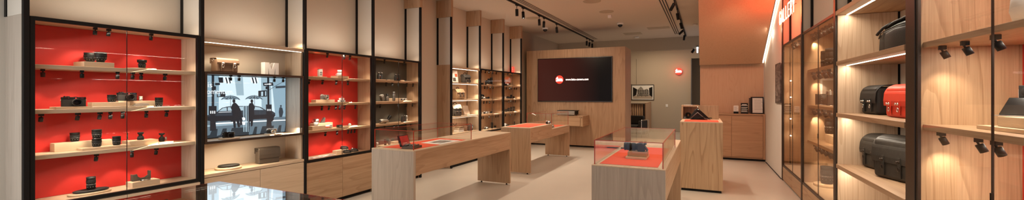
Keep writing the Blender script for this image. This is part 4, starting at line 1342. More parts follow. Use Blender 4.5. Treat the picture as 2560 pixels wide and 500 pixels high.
block('pale block at the right on top shelf of ' + BP, -4.93, -4.87, 1221, 1232, 0 + S1, .022)
block('pale board along second shelf of ' + BP, -4.915, -4.87, 1204, 1231, S2, .018)
block('raised pale block behind board, second shelf of ' + BP, -5.13, -5.025, 1205, 1219, S2, .060, ref=-4.99)
block('pale board along third shelf of ' + BP, -4.915, -4.87, 1204, 1235, S3, .02)
row(BP, [(1206, 0, 'short', .05, .03, 'small black lens at left'), (1216, 0, 'short', .115, .034, 'low black lens, second of rising row'),
         (1222, 0, 'lens', .165, .034, 'middle black lens, third of rising row'), (1228.5, 0, 'lens', .20, .034, 'tallest black lens near the side panel'),
         (1208, 1, 'scam', 0, 0, 'silver camera at left'), (1216, 1, 'short', .06, .03, 'short black lens beside silver camera'), (1221.5, 1, 'lens', .07, .024, 'slim black lens at right'),
         (1212, 1, 'camraised', 0, 0, 'black camera on raised block'),
         (1206, 2, 'silver', .06, .032, 'silver lens at left'), (1213, 2, 'scam', 0, 0, 'silver camera in the middle'), (1221, 2, 'silver', .07, .03, 'silver lens right of silver camera'), (1228, 2, 'short', .06, .026, 'short black lens at right')])
disc('round board under the chrome camera, bottom shelf of ' + BP, 1214, -4.94, S4, .10, .014)
camera('small chrome camera on round board, bottom shelf of ' + BP, at(1214.5, -4.94, S4 + .014), R(80), .105, .068, .032, top='silver', lensbody='silver', red=False)
block('pale board under the tall stacked lens, bottom shelf of ' + BP, -5.05, -4.87, 1226, 1242, S4, .018)
lens('tall black lens on pale board, bottom shelf of ' + BP, at(1230, -4.95, S4 + .018), .15, .030, None, 'tall')
lens('short dark lens beside the tall one, bottom shelf of ' + BP, at(1237.5, -4.95, S4 + .018), .05, .028, None, 'plain')
disc('round white-edged board at left, bottom shelf of ' + BP, 1208.5, -4.90, S4, .075, .012, sy=.8)

block('pale block at the right on top shelf of ' + FG, -4.95, -4.87, 1276.5, 1284, S1, .028)
block('pale board along second shelf of ' + FG, -4.915, -4.87, 1262, 1287, S2, .018)
block('pale board along third shelf of ' + FG, -5.06, -4.87, 1264, 1289, S3, .02)
row(FG, [(1261.5, 0, 'lens', .17, .03, 'tall black lens behind the post'), (1267, 0, 'scam', 0, 0, 'silver camera'), (1273, 0, 'short', .075, .03, 'short black lens'),
         (1263, 1, 'silver', .085, .032, 'silver lens at left'), (1271, 1, 'cam', 0, 0, 'black camera in the middle'), (1278, 1, 'lens', .12, .03, 'tall black lens'), (1284, 1, 'short', .075, .03, 'short black lens at right')])
for i, (px, h) in enumerate(((1265.5, .07), (1271.5, .10), (1278, .125), (1284.5, .13))):
    lens('%s black lens of the four on third shelf, %s' % (['lowest', 'second lowest', 'second tallest', 'tallest'][i], FG), at(px, -4.95, S3 + .0205), h, .034, None, 'tall')
disc('round board at the right, bottom shelf of ' + FG, 1288, -4.93, S4, .10, .014)
disc('round board at the left, bottom shelf of ' + FG, 1268, -4.93, S4, .11, .014)
lens('grey table-top viewfinder on round board, bottom shelf of ' + FG, at(1286, -4.93, S4 + .014), .095, .024, None, 'waist', cat='accessory', name='viewfinder')
handheld('black handheld device on round board, bottom shelf of ' + FG, at(1268, -4.93, S4 + .014), R(80))
mug('white cup behind the post, bottom shelf of ' + FG, at(1262, -4.87, S4), .035, .10, 'white', False)
t = thing('call_point_sign', 'narrow red wall box above the farthest glass cabinet', 'sign', (XL - .2, BAYS_L[9] - .055, 2.30))
q0, q1 = onY(1279, 160, BAYS_L[9] - .06), onY(1284, 177, BAYS_L[9] - .06)
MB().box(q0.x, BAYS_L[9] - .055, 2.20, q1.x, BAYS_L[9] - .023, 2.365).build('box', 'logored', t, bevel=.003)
b = MB()
for i in range(5):
    b.box(q0.x + .012, BAYS_L[9] - .057, 2.225 + i * .027, q1.x - .012, BAYS_L[9] - .0555, 2.238 + i * .027)
b.build('lettering', 'marks', t)

# ------------------------------------------------------------------ goods on the tables
t = thing('presentation_box', 'open dark box with red lining on the long table', 'box', (-3.19, onX(1030, 237, -3.19).y, TZ + .003), R(8))
for nm, f in (('tray', None), ):
    b = MB()
    b.box(-.08, -.10, 0, .08, .10, .028)
    b.build('tray', 'bronze', t, world=False, bevel=.003)
X = Matrix.Translation((-.08, 0, .024)) @ Matrix.Rotation(R(-18), 4, 'Y')
MB(X).box(-.022, -.10, 0, 0, .10, .135).build('lid', 'black', t, world=False, bevel=.003)
ln = MB(X).box(.0002, -.088, .01, .002, .088, .125).build('lining', 'red_panel', t, world=False)
b = MB(X)
for i in range(4):
    b.box(.0022, -.05 + i * .022, .032, .0028, -.036 + i * .022, .038)
b.box(.0022, -.07, .015, .0028, .08, .019)
b.build('lettering', 'marks', ln, world=False)
b = MB()
b.cyl((-.04, -.08, .04), (-.04, .02, .04), .014).cyl((.01, -.07, .038), (.01, .05, .038), .012).cyl((.045, -.06, .036), (.045, .08, .036), .009)
b.build('camera_parts', 'gunmetal', t, world=False)
ya, yb = onX(1095, 237, -3.3).y, onX(1128, 237, -3.2).y
t = thing('photo_print', 'large white-bordered photo print lying on the long table', 'print', (-3.30, 4.62, TZ + .003), R(0))
pa = [onZ(x, y, TZ + .003) for x, y in ((1052, 357.5), (1101, 361.5), (1152, 351.5), (1100, 348.5))]
c0 = sum(pa, Vector()) / 4
b = MB()
b.slab(*pa, .0008)
o = b.build('paper', 'white', t)
inner = [c0 + (p - c0) * .62 + Vector((0, 0, .0012)) for p in pa]
ph, nt, p = new_mat('grey photo print')
n = nt.nodes.new('ShaderNodeTexVoronoi')
n.inputs['Scale'].default_value = 14
cr = nt.nodes.new('ShaderNodeValToRGB')
cr.color_ramp.elements[0].color = (.02, .02, .02, 1)
cr.color_ramp.elements[1].color = (.55, .52, .48, 1)
tc = nt.nodes.new('ShaderNodeTexCoord')
nt.links.new(tc.outputs['Object'], n.inputs['Vector'])
nt.links.new(n.outputs['Color'], cr.inputs['Fac'])
nt.links.new(cr.outputs[0], p.inputs['Base Color'])
b = MB()
b.slab(*inner, .0006)
b.build('picture', ph, t)
# camera with zoom on stepped block
bx = -.60
yc = 4.33
t = thing('wooden_block', 'stepped walnut-toned wooden block under the camera in the glass case', 'display block', (bx, yc, TZ + .003), R(0))
MB().box(-.115, -.115, 0, .085, .14, .022).build('lower_step', 'pad', t, world=False, bevel=.002)
MB().box(-.10, -.085, .0225, .085, .07, .070).build('upper_step', 'warm_x', t, world=False, bevel=.002)
t = thing('mirrorless_camera', 'black camera with long zoom lens on the stepped block', 'camera', (bx, yc, TZ + .0737), R(0))
b = MB()
b.prism([(-.008, 0), (.058, 0), (.058, .07), (.036, .078), (.032, .100), (.008, .100), (.004, .078), (-.008, .072)], 'y', -.055, .055)
b.build('body', 'black_soft', t, world=False, bevel=.008, seg=3)
MB().box(-.022, .034, .004, .03, .066, .076).build('grip', 'black_soft', t, world=False, bevel=.01, seg=3)
MB().lathe([(.017, 0), (.020, .002), (.020, .022), (.013, .022)], (.052, 0, .086), axis='x', n=20).build('eyepiece', 'black', t, world=False)
X = Matrix.Translation((.068, -.01, .036)) @ Matrix.Rotation(R(-35), 4, 'Y')
MB(X).box(-.006, -.04, -.034, .004, .04, .034).build('flip_screen', 'black_gloss', t, world=False, bevel=.003)
b = MB().lathe([(.036, 0), (.036, .014), (.033, .016), (.033, .022), (.038, .026), (.038, .06), (.036, .062), (.036, .068), (.040, .071), (.040, .108), (.0385, .11), (.0385, .118), (.041, .121), (.041, .136), (.036, .136), (.033, .128), (.0001, .122)], axis='x', n=28)
b.v = [Vector((-.008 - p.x, p.y, p.z + .042)) for p in b.v]
ln = b.build('zoom_lens', 'black', t, world=False)
b = MB()
for i in range(36):
    b.X = Matrix.Translation((0, 0, .042)) @ Matrix.Rotation(2 * PI * i / 36, 4, 'X')
    b.box(-.114, -.0015, .0395, -.082, .0015, .0412)
    b.box(-.065, -.0015, .0375, -.037, .0015, .0392)
b.build('ribbed_ring', 'black_soft', ln, world=False)
MB().lathe([(.007, 0), (.007, .002), (.002, .003), (.002, .008)], (.028, .04, .078), n=14).lathe([(.010, 0), (.010, .008)], (.024, -.04, .074), n=16).build('dial', 'black', t, world=False)
t = thing('price_plate', 'small dark plate lying behind the stepped wooden block', 'plate', (-.83, 5.0, TZ + .003))
MB().box(-.07, -.02, 0, .07, .02, .012).build('plate', 'bronze', t, world=False, bevel=.002)
# farther table
camera('small chrome camera on the raised edge of the farther table', (-3.12, 8.53, TZ + .003), R(60), .115, .07, .032, top='silver', lensbody='silver', red=False)
camera('chrome camera inside the glass of the farther table', (-3.16, 8.86, .795 + .003), R(70), .115, .07, .032, top='silver', lensbody='silver', red=False)
lens('small pale lens at the left end inside the farther glass cover', (-3.57, 8.75, .798), .05, .024, None, 'plain', body='silver')

# bag and straps on the counter
t = thing('sling_bag', 'black sling bag with loose straps heaped on the service counter', 'bag', (-.10, 7.92, cz + .001), R(0))
t.location.y = 7.88
MB().prism([(-.12, 0), (.16, 0), (.12, .06), (.05, .16), (.0, .20), (-.05, .17), (-.10, .08)], 'y', -.05, .05).build('body', 'black_leather', t, world=False, bevel=.02, seg=4)
MB().prism([(-.02, .19), (.06, .15), (.19, .02), (.20, .01), (.16, .01), (.05, .12), (-.02, .165)], 'y', -.062, -.052).build('flap', 'black', t, world=False, bevel=.004)
MB().tube([(-.12, -.06, .01), (-.06, -.075, .07), (.0, -.07, .125), (.06, -.075, .07), (.12, -.085, .02), (.2, -.09, .012)], .008, 8).build('strap', 'gunmetal', t, world=False)
MB().tube([(-.10, -.08, .012), (.0, -.10, .02), (.06, -.09, .05), (.15, -.08, .035), (.22, -.02, .03)], .007, 8).build('strap', 'black', t, world=False)
MB().cyl((.0, 0, .19), (.0, 0, .23), .008).cyl((.01, -.053, .17), (.01, -.06, .17), .012).build('clasp', 'chrome', t, world=False)
t = thing('strap_roll', 'coiled black camera strap inside the counter hutch', 'strap', (-.26, 8.12, cz + .06))
b = MB()
for i in range(4):
    b.tube([((.05 - i * .008) * math.cos(a), -.05 + i * .03 + .01 * math.sin(3 * a), (.05 - i * .006) * math.sin(a)) for a in [2 * PI * k / 20 for k in range(20)]], .009, 8, closed=True)
b.build('strap', 'black_leather', t, world=False)
t = thing('card_reader', 'small grey payment terminal inside the counter hutch', 'terminal', (-.315, 8.06, cz + .001))
MB().prism([(-.04, 0), (.04, 0), (.04, .05), (-.04, .025)], 'x', -.02, .02).build('casing', 'gunmetal', t, world=False, bevel=.005)
MB().box(-.014, -.03, .036, .014, .0, .0375).build('display', 'silver', t, world=False)

# ------------------------------------------------------------------ low cupboard and frames under the stair
t = thing('low_cupboard', 'low oak cupboard with two doors under the wooden stair wall', 'cupboard', (.75, 11.2, 0))
MB().box(.12, 11.07, .05, 1.286, 11.395, 1.075).build('body', 'warm_x', t)
MB().box(.12, 11.045, 1.076, 1.288, 11.396, 1.10).build('worktop', 'warm_x', t, bevel=.002)
MB().box(.14, 11.09, .001, 1.27, 11.39, .049).build('plinth', 'black', t)
xm = onY(1829, 350, 11.05).x
for p, q in ((.16, xm - .003), (xm + .003, 1.235)):
    MB().box(p, 11.05, .085, q, 11.0695, 1.045).build('door', 'warm_x', t, bevel=.002)
MB().box(1.241, 11.05, .05, 1.286, 11.0695, 1.075).build('stile', 'warm_z', t)


def frame_thing(name, label, cat, x0, x1, y, z0, z1, border, fmat, pic, lean=0.0, matw=0.0, axis='y'):
    """framed flat picture standing or hanging, front towards -Y"""
    t = thing(name, label, cat, ((x0 + x1) / 2, y, z0))
    w, h = x1 - x0, z1 - z0
    X = Matrix.Rotation(-lean, 4, 'X')
    b = MB(X)
    b.box(-w / 2, -.01, 0, w / 2, .012, border).box(-w / 2, -.01, h - border, w / 2, .012, h).box(-w / 2, -.01, border, -w / 2 + border, .012, h - border).box(w / 2 - border, -.01, border, w / 2, .012, h - border)
    b.build('frame', fmat, t, world=False)
    MB(X).box(-w / 2 + border, 0, border, w / 2 - border, .008, h - border).build('mount', 'white', t, world=False)
    if pic:
        MB(X).box(-w / 2 + border + matw, -.002, border + matw, w / 2 - border - matw, -.0002, h - border - matw).build('picture', pic, t, world=False)
    MB(X).box(-w / 2 + border, -.0055, border, w / 2 - border, -.0035, h - border).build('glazing', 'glass', t, world=False)
    return t, X


CZ = 1.101
q0, q1 = onY(1877, 249, 11.2), onY(1909.5, 283, 11.2)
t, X = frame_thing('certificate_frame', 'dark framed white certificate leaning on the low cupboard by the corner', 'picture frame', q0.x, q1.x, 11.2, CZ, CZ + .40, .022, 'black', None, lean=R(6))
b = MB(X)
for i in range(9):
    b.box(-.06, -.0012, .10 + i * .028, .12 - (i % 3) * .02, -.0002, .106 + i * .028)
b.build('printed_lines', 'grey_plastic', t, world=False)
MB(X).box(-.168, -.0014, .024, -.095, -.0002, .376).build('side_band', 'bronze', t, world=False)
q0, q1 = onY(1852, 261, 11.15), onY(1870, 283, 11.15)
t = thing('notice_board', 'black upright notice with white lines on the low cupboard', 'sign', ((q0.x + q1.x) / 2, 11.15, CZ))
w = q1.x - q0.x
X = Matrix.Rotation(R(-5), 4, 'X')
MB(X).box(-w / 2, -.006, 0, w / 2, .006, .255).build('board', 'black', t, world=False, bevel=.002)
b = MB(X)
b.box(-.05, -.0072, .205, .05, -.0061, .222).box(-.07, -.0072, .192, .07, -.0061, .20)
for i, z in enumerate((.15, .137, .11, .097, .07, .057, .044)):
    b.box(-.07 + .01 * (i % 2), -.0072, z, .07 - .012 * (i % 3), -.0061, z + .006)
b.build('lettering', 'marks', t, world=False)
q0, q1 = onY(1834, 267, 11.15), onY(1846, 282, 11.15)
w = q1.x - q0.x
t = thing('small_notice', 'small white notice with black foot on the low cupboard', 'sign', ((q0.x + q1.x) / 2, 11.15, CZ))
MB().box(-w / 2, -.005, .05, w / 2, .005, .19).build('card', 'white', t, world=False)
MB().box(-w / 2, -.02, 0, w / 2, .02, .0495).build('stand', 'black', t, world=False, bevel=.002)
b = MB()
for i in range(5):
    b.box(-w * .38, -.0062, .07 + i * .022, w * .38 - (i % 2) * .02, -.0052, .076 + i * .022)
b.build('printed_lines', 'gunmetal', t, world=False)

# framed picture on the white wall: flat against X = XR, facing -X
t = thing('framed_picture', 'grey abstract picture hanging on the white wall below the neon', 'picture', (XR - .012, 9.15, 1.76))
pc, nt, p = new_mat('grey abstract picture')
w1 = nt.nodes.new('ShaderNodeTexNoise')
w1.inputs['Scale'].default_value = 3.0
w1.inputs['Detail'].default_value = 6
w1.inputs['Distortion'].default_value = 1.6
mp = nt.nodes.new('ShaderNodeMapping')
mp.inputs['Scale'].default_value = (1, .8, 3.2)
tc = nt.nodes.new('ShaderNodeTexCoord')
nt.links.new(tc.outputs['Object'], mp.inputs['Vector'])
nt.links.new(mp.outputs[0], w1.inputs['Vector'])
cr = nt.nodes.new('ShaderNodeValToRGB')
cr.color_ramp.elements[0].position, cr.color_ramp.elements[0].color = .38, (.06, .045, .04, 1)
cr.color_ramp.elements[1].position, cr.color_ramp.elements[1].color = .65, (.30, .25, .22, 1)
nt.links.new(w1.outputs['Fac'], cr.inputs['Fac'])
nt.links.new(cr.outputs[0], p.inputs['Base Color'])
MB().box(XR - .018, 8.92, 1.40, XR - .002, 9.49, 2.13).build('canvas', pc, t)
MB().box(XR - .022, 8.91, 1.385, XR - .0185, 8.92, 2.145).box(XR - .022, 9.49, 1.385, XR - .0185, 9.50, 2.145).box(XR - .022, 8.92, 2.13, XR - .0185, 9.49, 2.145).box(XR - .022, 8.92, 1.385, XR - .0185, 9.49, 1.40).build('frame', 'gunmetal', t)

# ------------------------------------------------------------------ back of the shop
street, nt, p = new_mat('street photograph')
n = nt.nodes.new('ShaderNodeTexVoronoi')
n.inputs['Scale'].default_value = 9
n.inputs['Randomness'].default_value = .9
tc = nt.nodes.new('ShaderNodeTexCoord')
nt.links.new(tc.outputs['Object'], n.inputs['Vector'])
cr = nt.nodes.new('ShaderNodeValToRGB')
cr.color_ramp.elements[0].color = (.05, .045, .04, 1)
cr.color_ramp.elements[1].color = (.42, .38, .33, 1)
nt.links.new(n.outputs['Color'], cr.inputs['Fac'])
nt.links.new(cr.outputs[0], p.inputs['Base Color'])
qa, qb = onY(1578.5, 212, YB - .02), onY(1635, 250.5, YB - .02)
t, X = frame_thing('framed_picture', 'framed black and white photo of a townhouse street on the back wall', 'picture', qa.x, qb.x, YB - .014, qb.z, qa.z, .022, 'black', None, matw=.04)
W, Hh = qb.x - qa.x, qa.z - qb.z
def flat(name, shapes, parent, ylev):
    b = MB()
    for k, (poly, mi) in enumerate(shapes):
        b.add([(x * W - W / 2, ylev - .0001 * k, y * Hh) for x, y in poly], [tuple(range(len(poly)))], mi)
    return b.build(name, ['canvas_stone', 'street', 'black', 'gunmetal', 'white', 'grey_plastic'], parent, world=False)
M['street'] = street
flat('picture', [([(.07, .09), (.93, .09), (.93, .91), (.07, .91)], 4), ([(.07, .09), (.93, .09), (.93, .30), (.07, .30)], 0),
                 ([(.07, .22), (.22, .34), (.26, .70), (.07, .85)], 2), ([(.93, .2), (.80, .32), (.78, .78), (.93, .86)], 2),
                 ([(.26, .33), (.26, .66), (.36, .80), (.42, .88), (.50, .78), (.56, .62), (.56, .33)], 1), ([(.56, .33), (.56, .66), (.70, .74), (.78, .62), (.78, .33)], 5),
                 ([(.24, .28), (.80, .28), (.80, .38), (.24, .38)], 1)] +
     [([(.3 + i * .08, .4 + j * .1), (.335 + i * .08, .4 + j * .1), (.335 + i * .08, .46 + j * .1), (.3 + i * .08, .46 + j * .1)], 2) for i in range(6) for j in range(3)] +
     [([(.28 + i * .055, .22 + (i % 3) * .02), (.30 + i * .055, .22 + (i % 3) * .02), (.297 + i * .055, .34), (.283 + i * .055, .34)], 2) for i in range(9)], t, -.0022)
t = thing('roundel_sign', 'glowing red round sign with white script on the back wall', 'sign', (onY(1696.5, 178, YB).x, YB - .03, 2.535))
q = onY(1696.5, 178, YB - .08)
MB().lathe([(.125, 0), (.14, .01), (.14, .06), (.13, .07), (.0001, .07)], (q.x, YB - .09, q.z), axis='y', n=40).build('roundel', 'logored', t)
script_word(t, (q.x, YB - .094, q.z), .24, 'logowhite', (1, 0, 0), (0, 0, 1), .011)
lamp('roundel glow', 'POINT', (q.x, YB - .22, q.z), 3.0, (1, .12, .05), shadow_soft_size=.1)
q = onY(1667, 264, YB - .01)
t = thing('light_switch', 'white light switch on the back wall below the red sign', 'switch', (q.x, YB - .012, q.z))
MB().box(q.x - .045, YB - .012, q.z - .058, q.x + .045, YB - .002, q.z + .058).build('plate', 'white', t, bevel=.003)
MB().box(q.x - .015, YB - .017, q.z - .02, q.x + .015, YB - .0125, q.z + .02).build('rocker', 'white', t, bevel=.002)
# tambour cabinet, rods, armchair
t = thing('tambour_cabinet', 'low cabinet with upright wooden slats against the back wall', 'cabinet', (-2.6, 17.9, 0))
xr = onY(1628, 255, 18.35).x
yf = onX(1615, 255, xr).y
ztop = 1.245
MB().box(-4.2, yf + .10, .001, xr - .04, 18.38, ztop - .05).build('body', 'bronze', t)
MB().box(xr - .039, yf, .001, xr, 18.38, ztop).build('side_panel', 'warm_z', t)
MB().box(-4.2, yf + .02, ztop - .049, xr - .04, 18.38, ztop).build('top', 'plaster', t)
b = MB()
x = -4.15
while x < xr - .1:
    b.lathe([(.038, .03), (.038, ztop - .06)], (x, yf + .085, 0), n=10, sy=.6)
    x += .085
b.build('slat_front', 'warm_z', t)
t = thing('magazine_rack', 'pale upright tubes under a dark ledge beside the armchair', 'rack', (-2.72, 16.6, 0))
b = MB()
for i in range(3):
    b.cyl((-2.80 + i * .07, 16.6, .03), (-2.80 + i * .07, 16.6, .90), .028)
b.build('tube', 'silver', t)
MB().box(-2.95, 16.52, .905, -2.60, 16.68, .93).box(-2.9, 16.54, .001, -2.62, 16.66, .029).build('ledge', 'black', t)


def armchair():
    t = thing('armchair', 'black leather armchair with chrome tube frame near the back wall', 'armchair', (-2.42, 15.9, 0), R(-12))
    MB().box(-.30, -.33, .26, .30, .30, .43).build('seat_cushion', 'black_leather', t, world=False, bevel=.04, seg=4)
    MB(Matrix.Translation((0, .30, .42)) @ Matrix.Rotation(R(-14), 4, 'X')).box(-.30, -.07, 0, .30, .08, .34).build('back_cushion', 'black_leather', t, world=False, bevel=.04, seg=4)
    for s in (-1, 1):
        MB().box(s * .31 if s > 0 else -.43, -.33, .26, .43 if s > 0 else -.31, .36, .60).build('arm_cushion', 'black_leather', t, world=False, bevel=.035, seg=4)
    b = MB()
    for s in (-1, 1):
        b.tube([(s * .45, -.36, .001), (s * .45, -.36, .57), (s * .45, -.34, .62), (s * .45, .36, .62), (s * .45, .38, .58), (s * .45, .38, .001)], .013, 10)
    b.tube([(-.45, -.36, .22), (.45, -.36, .22)], .012, 8).tube([(-.45, .38, .22), (.45, .38, .22)], .012, 8).tube([(-.45, -.36, .22), (-.45, .38, .22)], .012, 8).tube([(.45, -.36, .22), (.45, .38, .22)], .012, 8)
    b.build('tube_frame', 'chrome', t, world=False)
    return t


armchair()
# side chair part seen as a leaning black cushion
t = thing('wall_rail', 'thin dark picture rail with hanging wire beside the framed street photo', 'rail', (-3.0, YB - .02, 2.0))
q = onY(1578, 211, YB - .02)
MB().box(-3.9, YB - .02, q.z - .008, q.x + .02, YB - .003, q.z + .008).build('rail', 'black', t)
q2 = onY(1591, 150, YB - .01)
MB().cyl((q2.x, YB - .008, q.z), (q2.x, YB - .008, 3.1), .004, n=6).build('wire', 'gunmetal', t)

# ------------------------------------------------------------------ right wall system
ZR = 2.446
BR = [2.0, 3.72, 5.53, 7.21, 8.845]
XU = 1.42                      # upper fabric plane
struct(MB().box(XU, 2.0, ZR + .03, XRB - .001, 8.84, ZC - .001).build('wall_right_upper', 'fabric'))


def fin_right(y, hw):
    global trim_n
    trim_n += 1
    t = sempty('trim_%d' % trim_n, (XR, y, 0))
    MB().box(XR - .006, y - hw, .001, XR + .012, y + hw, ZC - .003).build('post', 'bronze', t, bevel=.003)
    MB().box(XR + .013, y - .024, .001, XRB - .001, y + .024, ZR + .028).build('fin_base', 'pale_z', t)
    MB().box(XR + .013, y - .022, ZR + .03, XU - .001, y + .022, ZC - .003).build('fin_panel', 'fabric', t)
    MB().box(XU - .028, y - .06, ZR + .03, XU - .001, y - .023, ZC - .003).build('corner_slat', 'black', t)


fin_right(BR[4], .036)
fin_right(BR[3], .034)
fin_right(BR[2], .036)
fin_right(BR[1], .070)


def cabinet_r(label, y0, y1, back, side, zs, z0, seam, xb=1.79, shx=1.35, top_mat='oak_y', tint='glass_tint'):
    t = thing('display_cabinet', label, 'display cabinet', (XR, (y0 + y1) / 2, z0))
    bar = .026
    b = MB()
    b.box(XR, y0, z0, XR + .018, y0 + bar, ZR).box(XR, y1 - bar, z0, XR + .018, y1, ZR).box(XR, y0 + bar, ZR - .03, XR + .03, y1 - bar, ZR).box(XR, y0 + bar, z0, XR + .03, y1 - bar, z0 + .03)
    b.build('frame', 'bronze', t, bevel=.002)
    x0 = XR + .0195
    MB().box(x0, y0, z0 + .004, xb, y0 + .02, ZR - .004).build('side_panel', side, t)
    MB().box(x0, y1 - .02, z0 + .004, xb, y1, ZR - .004).build('side_panel', side, t)
    MB().box(x0, y0 + .0205, ZR - .026, xb, y1 - .0205, ZR - .004).build('top_panel', top_mat, t)
    MB().box(x0, y0 + .0205, z0 + .006, xb, y1 - .0205, z0 + .031).build('base_shelf', 'pale_y', t)
    MB().box(xb - .02, y0 + .0205, z0 + .032, xb - .001, y1 - .0205, ZR - .027).build('back_panel', back, t)
    for z in zs:
        MB().box(shx, y0 + .0205, z - .038, xb - .021, y1 - .0205, z).build('shelf', top_mat if side != 'daylit_z' else 'pale_y', t, bevel=.003)
    for p, q in ((y0 + bar + .002, seam - .002), (seam + .002, y1 - bar - .002)):
        d = MB().box(XR + .008, p, z0 + .032, XR + .014, q, ZR - .032).build('glass_door', tint, t)
        MB().box(XR + .0072, (p if p > seam else q) - .0025, z0 + .032, XR + .0148, (p if p > seam else q) + .0025, ZR - .032).build('glass_edge', 'bronze', d)
        MB().box(XR + .003, (p if p > seam else q) - .005, 1.0, XR + .0070, (p if p > seam else q) + .005, 1.06).build('door_lock', 'bronze', d)
    return t


def base_r(label, y0, y1, z1, seam):
    t = thing('base_cabinet', label, 'base cabinet', (XR, (y0 + y1) / 2, 0))
    MB().box(XR + .025, y0, .03, XRB - .002, y1, z1).build('body', 'oak_y', t)
    MB().box(XR + .06, y0 + .01, .001, XRB - .01, y1 - .01, .0295).build('plinth', 'black', t)
    for p, q in ((y0 + .001, seam - .0015), (seam + .0015, y1 - .001)):
        MB().box(XR + .002, p, .02, XR + .0245, q, z1 - .004).build('door', 'oak_y', t, bevel=.0015)


g = .038
ZB = .262
cabinet_r('tinted glass cabinet with a rod of tiny lamps, farthest on the right wall', BR[3] + g, BR[4] - g, 'oak_z', 'oak_z', (), ZB, 7.95)
base_r('low oak base under the tinted cabinet with the lamp rod', BR[3] + g, BR[4] - g, ZB - .004, 7.95)
cabinet_r('tinted glass cabinet of lenses between leather bag shelves and lamp rod cabinet', BR[2] + g, BR[3] - g, 'oak_z', 'oak_z', (1.905, 1.402, .905), ZB, onX(2043, 237, XR).y)
base_r('low oak base under the tinted glass cabinet of lenses', BR[2] + g, BR[3] - g, ZB - .004, onX(2043, 237, XR).y)
cabinet_r('nearest glass cabinet on the right wall, red-backed with amber oak side', BR[0] - .1, BR[1] - .072, 'red_panel', 'bold_z', (1.898, 1.355, .81), .30, 2.862, xb=1.80, shx=1.318, tint='glass')
base_r('low oak base under the nearest red-backed cabinet on the right', BR[0] - .1, BR[1] - .072, .296, 2.862)
# lamp rod
t = thing('lamp_rod', 'upright dark rod with four tiny bright lamps inside the tinted cabinet', 'lamp', (1.40, 8.76, .30))
MB().box(1.392, 8.775, .296, 1.406, 8.786, 2.40).build('rod', 'bronze', t)
for z in (1.80, 1.507, 1.121, .821):
    MB().cyl((1.40, 8.774, z), (1.40, 8.735, z), .011, n=12).build('lamp_head', 'bronze', t)
    MB().lathe([(.009, 0), (.009, .002), (.0001, .002)], (1.40, 8.7325, z), axis='y', n=12).build('lamp_lens', emit('tiny lamp %.2f' % z, (1, .86, .68, 1), 60), t)
    lamp('tiny lamp light', 'POINT', (1.40, 8.70, z), .5, (1, .84, .62), shadow_soft_size=.01)
# open bag shelves
y0, y1 = BR[1] + .072, BR[2] - g
t = thing('shelf_unit', 'open pale wooden shelf unit with light strips holding leather bags', 'shelf unit', (XR, (y0 + y1) / 2, 0))
MB().box(XR + .012, y1 - .022, .02, 1.795, y1, ZR - .045).build('side_panel', 'pale_bold', t)
MB().box(XR + .052, y0, .02, 1.795, y0 + .022, ZR - .045).build('side_panel', 'pale_z', t)
MB().box(1.815, y0, .02, XRB - .002, y1, ZR - .045).build('back_panel', 'cream', t)
MB().box(1.797, y1 - .022, .02, 1.814, y1, ZR - .045).build('shadow_gap', 'black', t)
MB().box(XR - .004, y0, ZR - .042, XRB - .002, y1, ZR + .004).build('top_shelf', 'oak_y', t, bevel=.002)
BZ = (1.906, 1.356, .809, .300)
for z in BZ:
    MB().box(XR - .004, y0 + .023, z - .042, 1.813, y1 - .0225, z).build('shelf', 'oak_y', t, bevel=.002)
for z in (ZR, 1.906, 1.356, .809):
    MB().box(1.375, y0 + .03, z - .0462, 1.393, y1 - .024, z - .0424).build('led_strip', 'led', t)
    l = lamp('strip light', 'AREA', (1.384, (y0 + y1) / 2, z - .049), 5.8, (1, .88, .72), shape='RECTANGLE', size=1.6, size_y=.018)
    l.rotation_euler = (0, R(14), R(90))
    l.rotation_euler = Euler((R(14), 0, R(90)))
MB().box(XR + .01, y0, .001, XRB - .01, y1, .019).build('plinth', 'black', t)

# leather bags (front of each faces the aisle)
satchel('black leather satchel with two buckles left of the red bag', (1.62, 5.20, 1.3568), R(-87), .35, .28, .29, 'black_leather', flap=.62, buckles=2, soft=.03, hw='chrome', curve=.5, bk=.22)
satchel('red leather satchel with two buckles on the middle bag shelf', (1.595, 4.50, 1.3568), R(-86), .37, .27, .285, 'red_leather', flap=.66, buckles=2, soft=.03, hw='chrome', curve=.6, bk=.20)
satchel('black leather satchel right of the red bag, partly hidden by post', (1.61, 4.04, 1.3568), R(-86), .34, .28, .30, 'black_leather', flap=.62, buckles=2, soft=.03, hw='chrome', curve=.5, bk=.24)
satchel('smaller waxed black satchel behind, left on the lower bag shelf', (1.625, 5.265, .8098), R(-80), .33, .24, .345, 'soft_leather', flap=.58, buckles=2, soft=.04, hw='bronze', curve=.9, bk=.24)
satchel('bigger waxed black satchel in front on the lower bag shelf', (1.59, 4.64, .8098), R(-71), .44, .25, .38, 'soft_leather', flap=.62, buckles=2, soft=.035, hw='bronze', curve=.7, bk=.20)
satchel('black bag on the lowest bag shelf showing only its top', (1.60, 4.35, .3012), R(-90), .42, .26, .29, 'soft_leather', flap=.5, buckles=2, soft=.03, hw='bronze', curve=.6)
t = thing('camera_backpack', 'black leather zipped bag lying on the topmost bag shelf', 'bag', (1.62, 4.50, 1.9072), R(-90))


def loft(mb, rings, mi=0):
    """closed skin through rings of equal point count"""
    n = len(rings[0])
    vs = [p for r in rings for p in r]
    fs = []
    for j in range(len(rings) - 1):
        for i in range(n):
            i2 = (i + 1) % n
            fs.append((j * n + i, j * n + i2, (j + 1) * n + i2, (j + 1) * n + i))
    fs.append(tuple(range(n - 1, -1, -1)))
    fs.append(tuple((len(rings) - 1) * n + i for i in range(n)))
    return mb.add(vs, fs, mi, True)


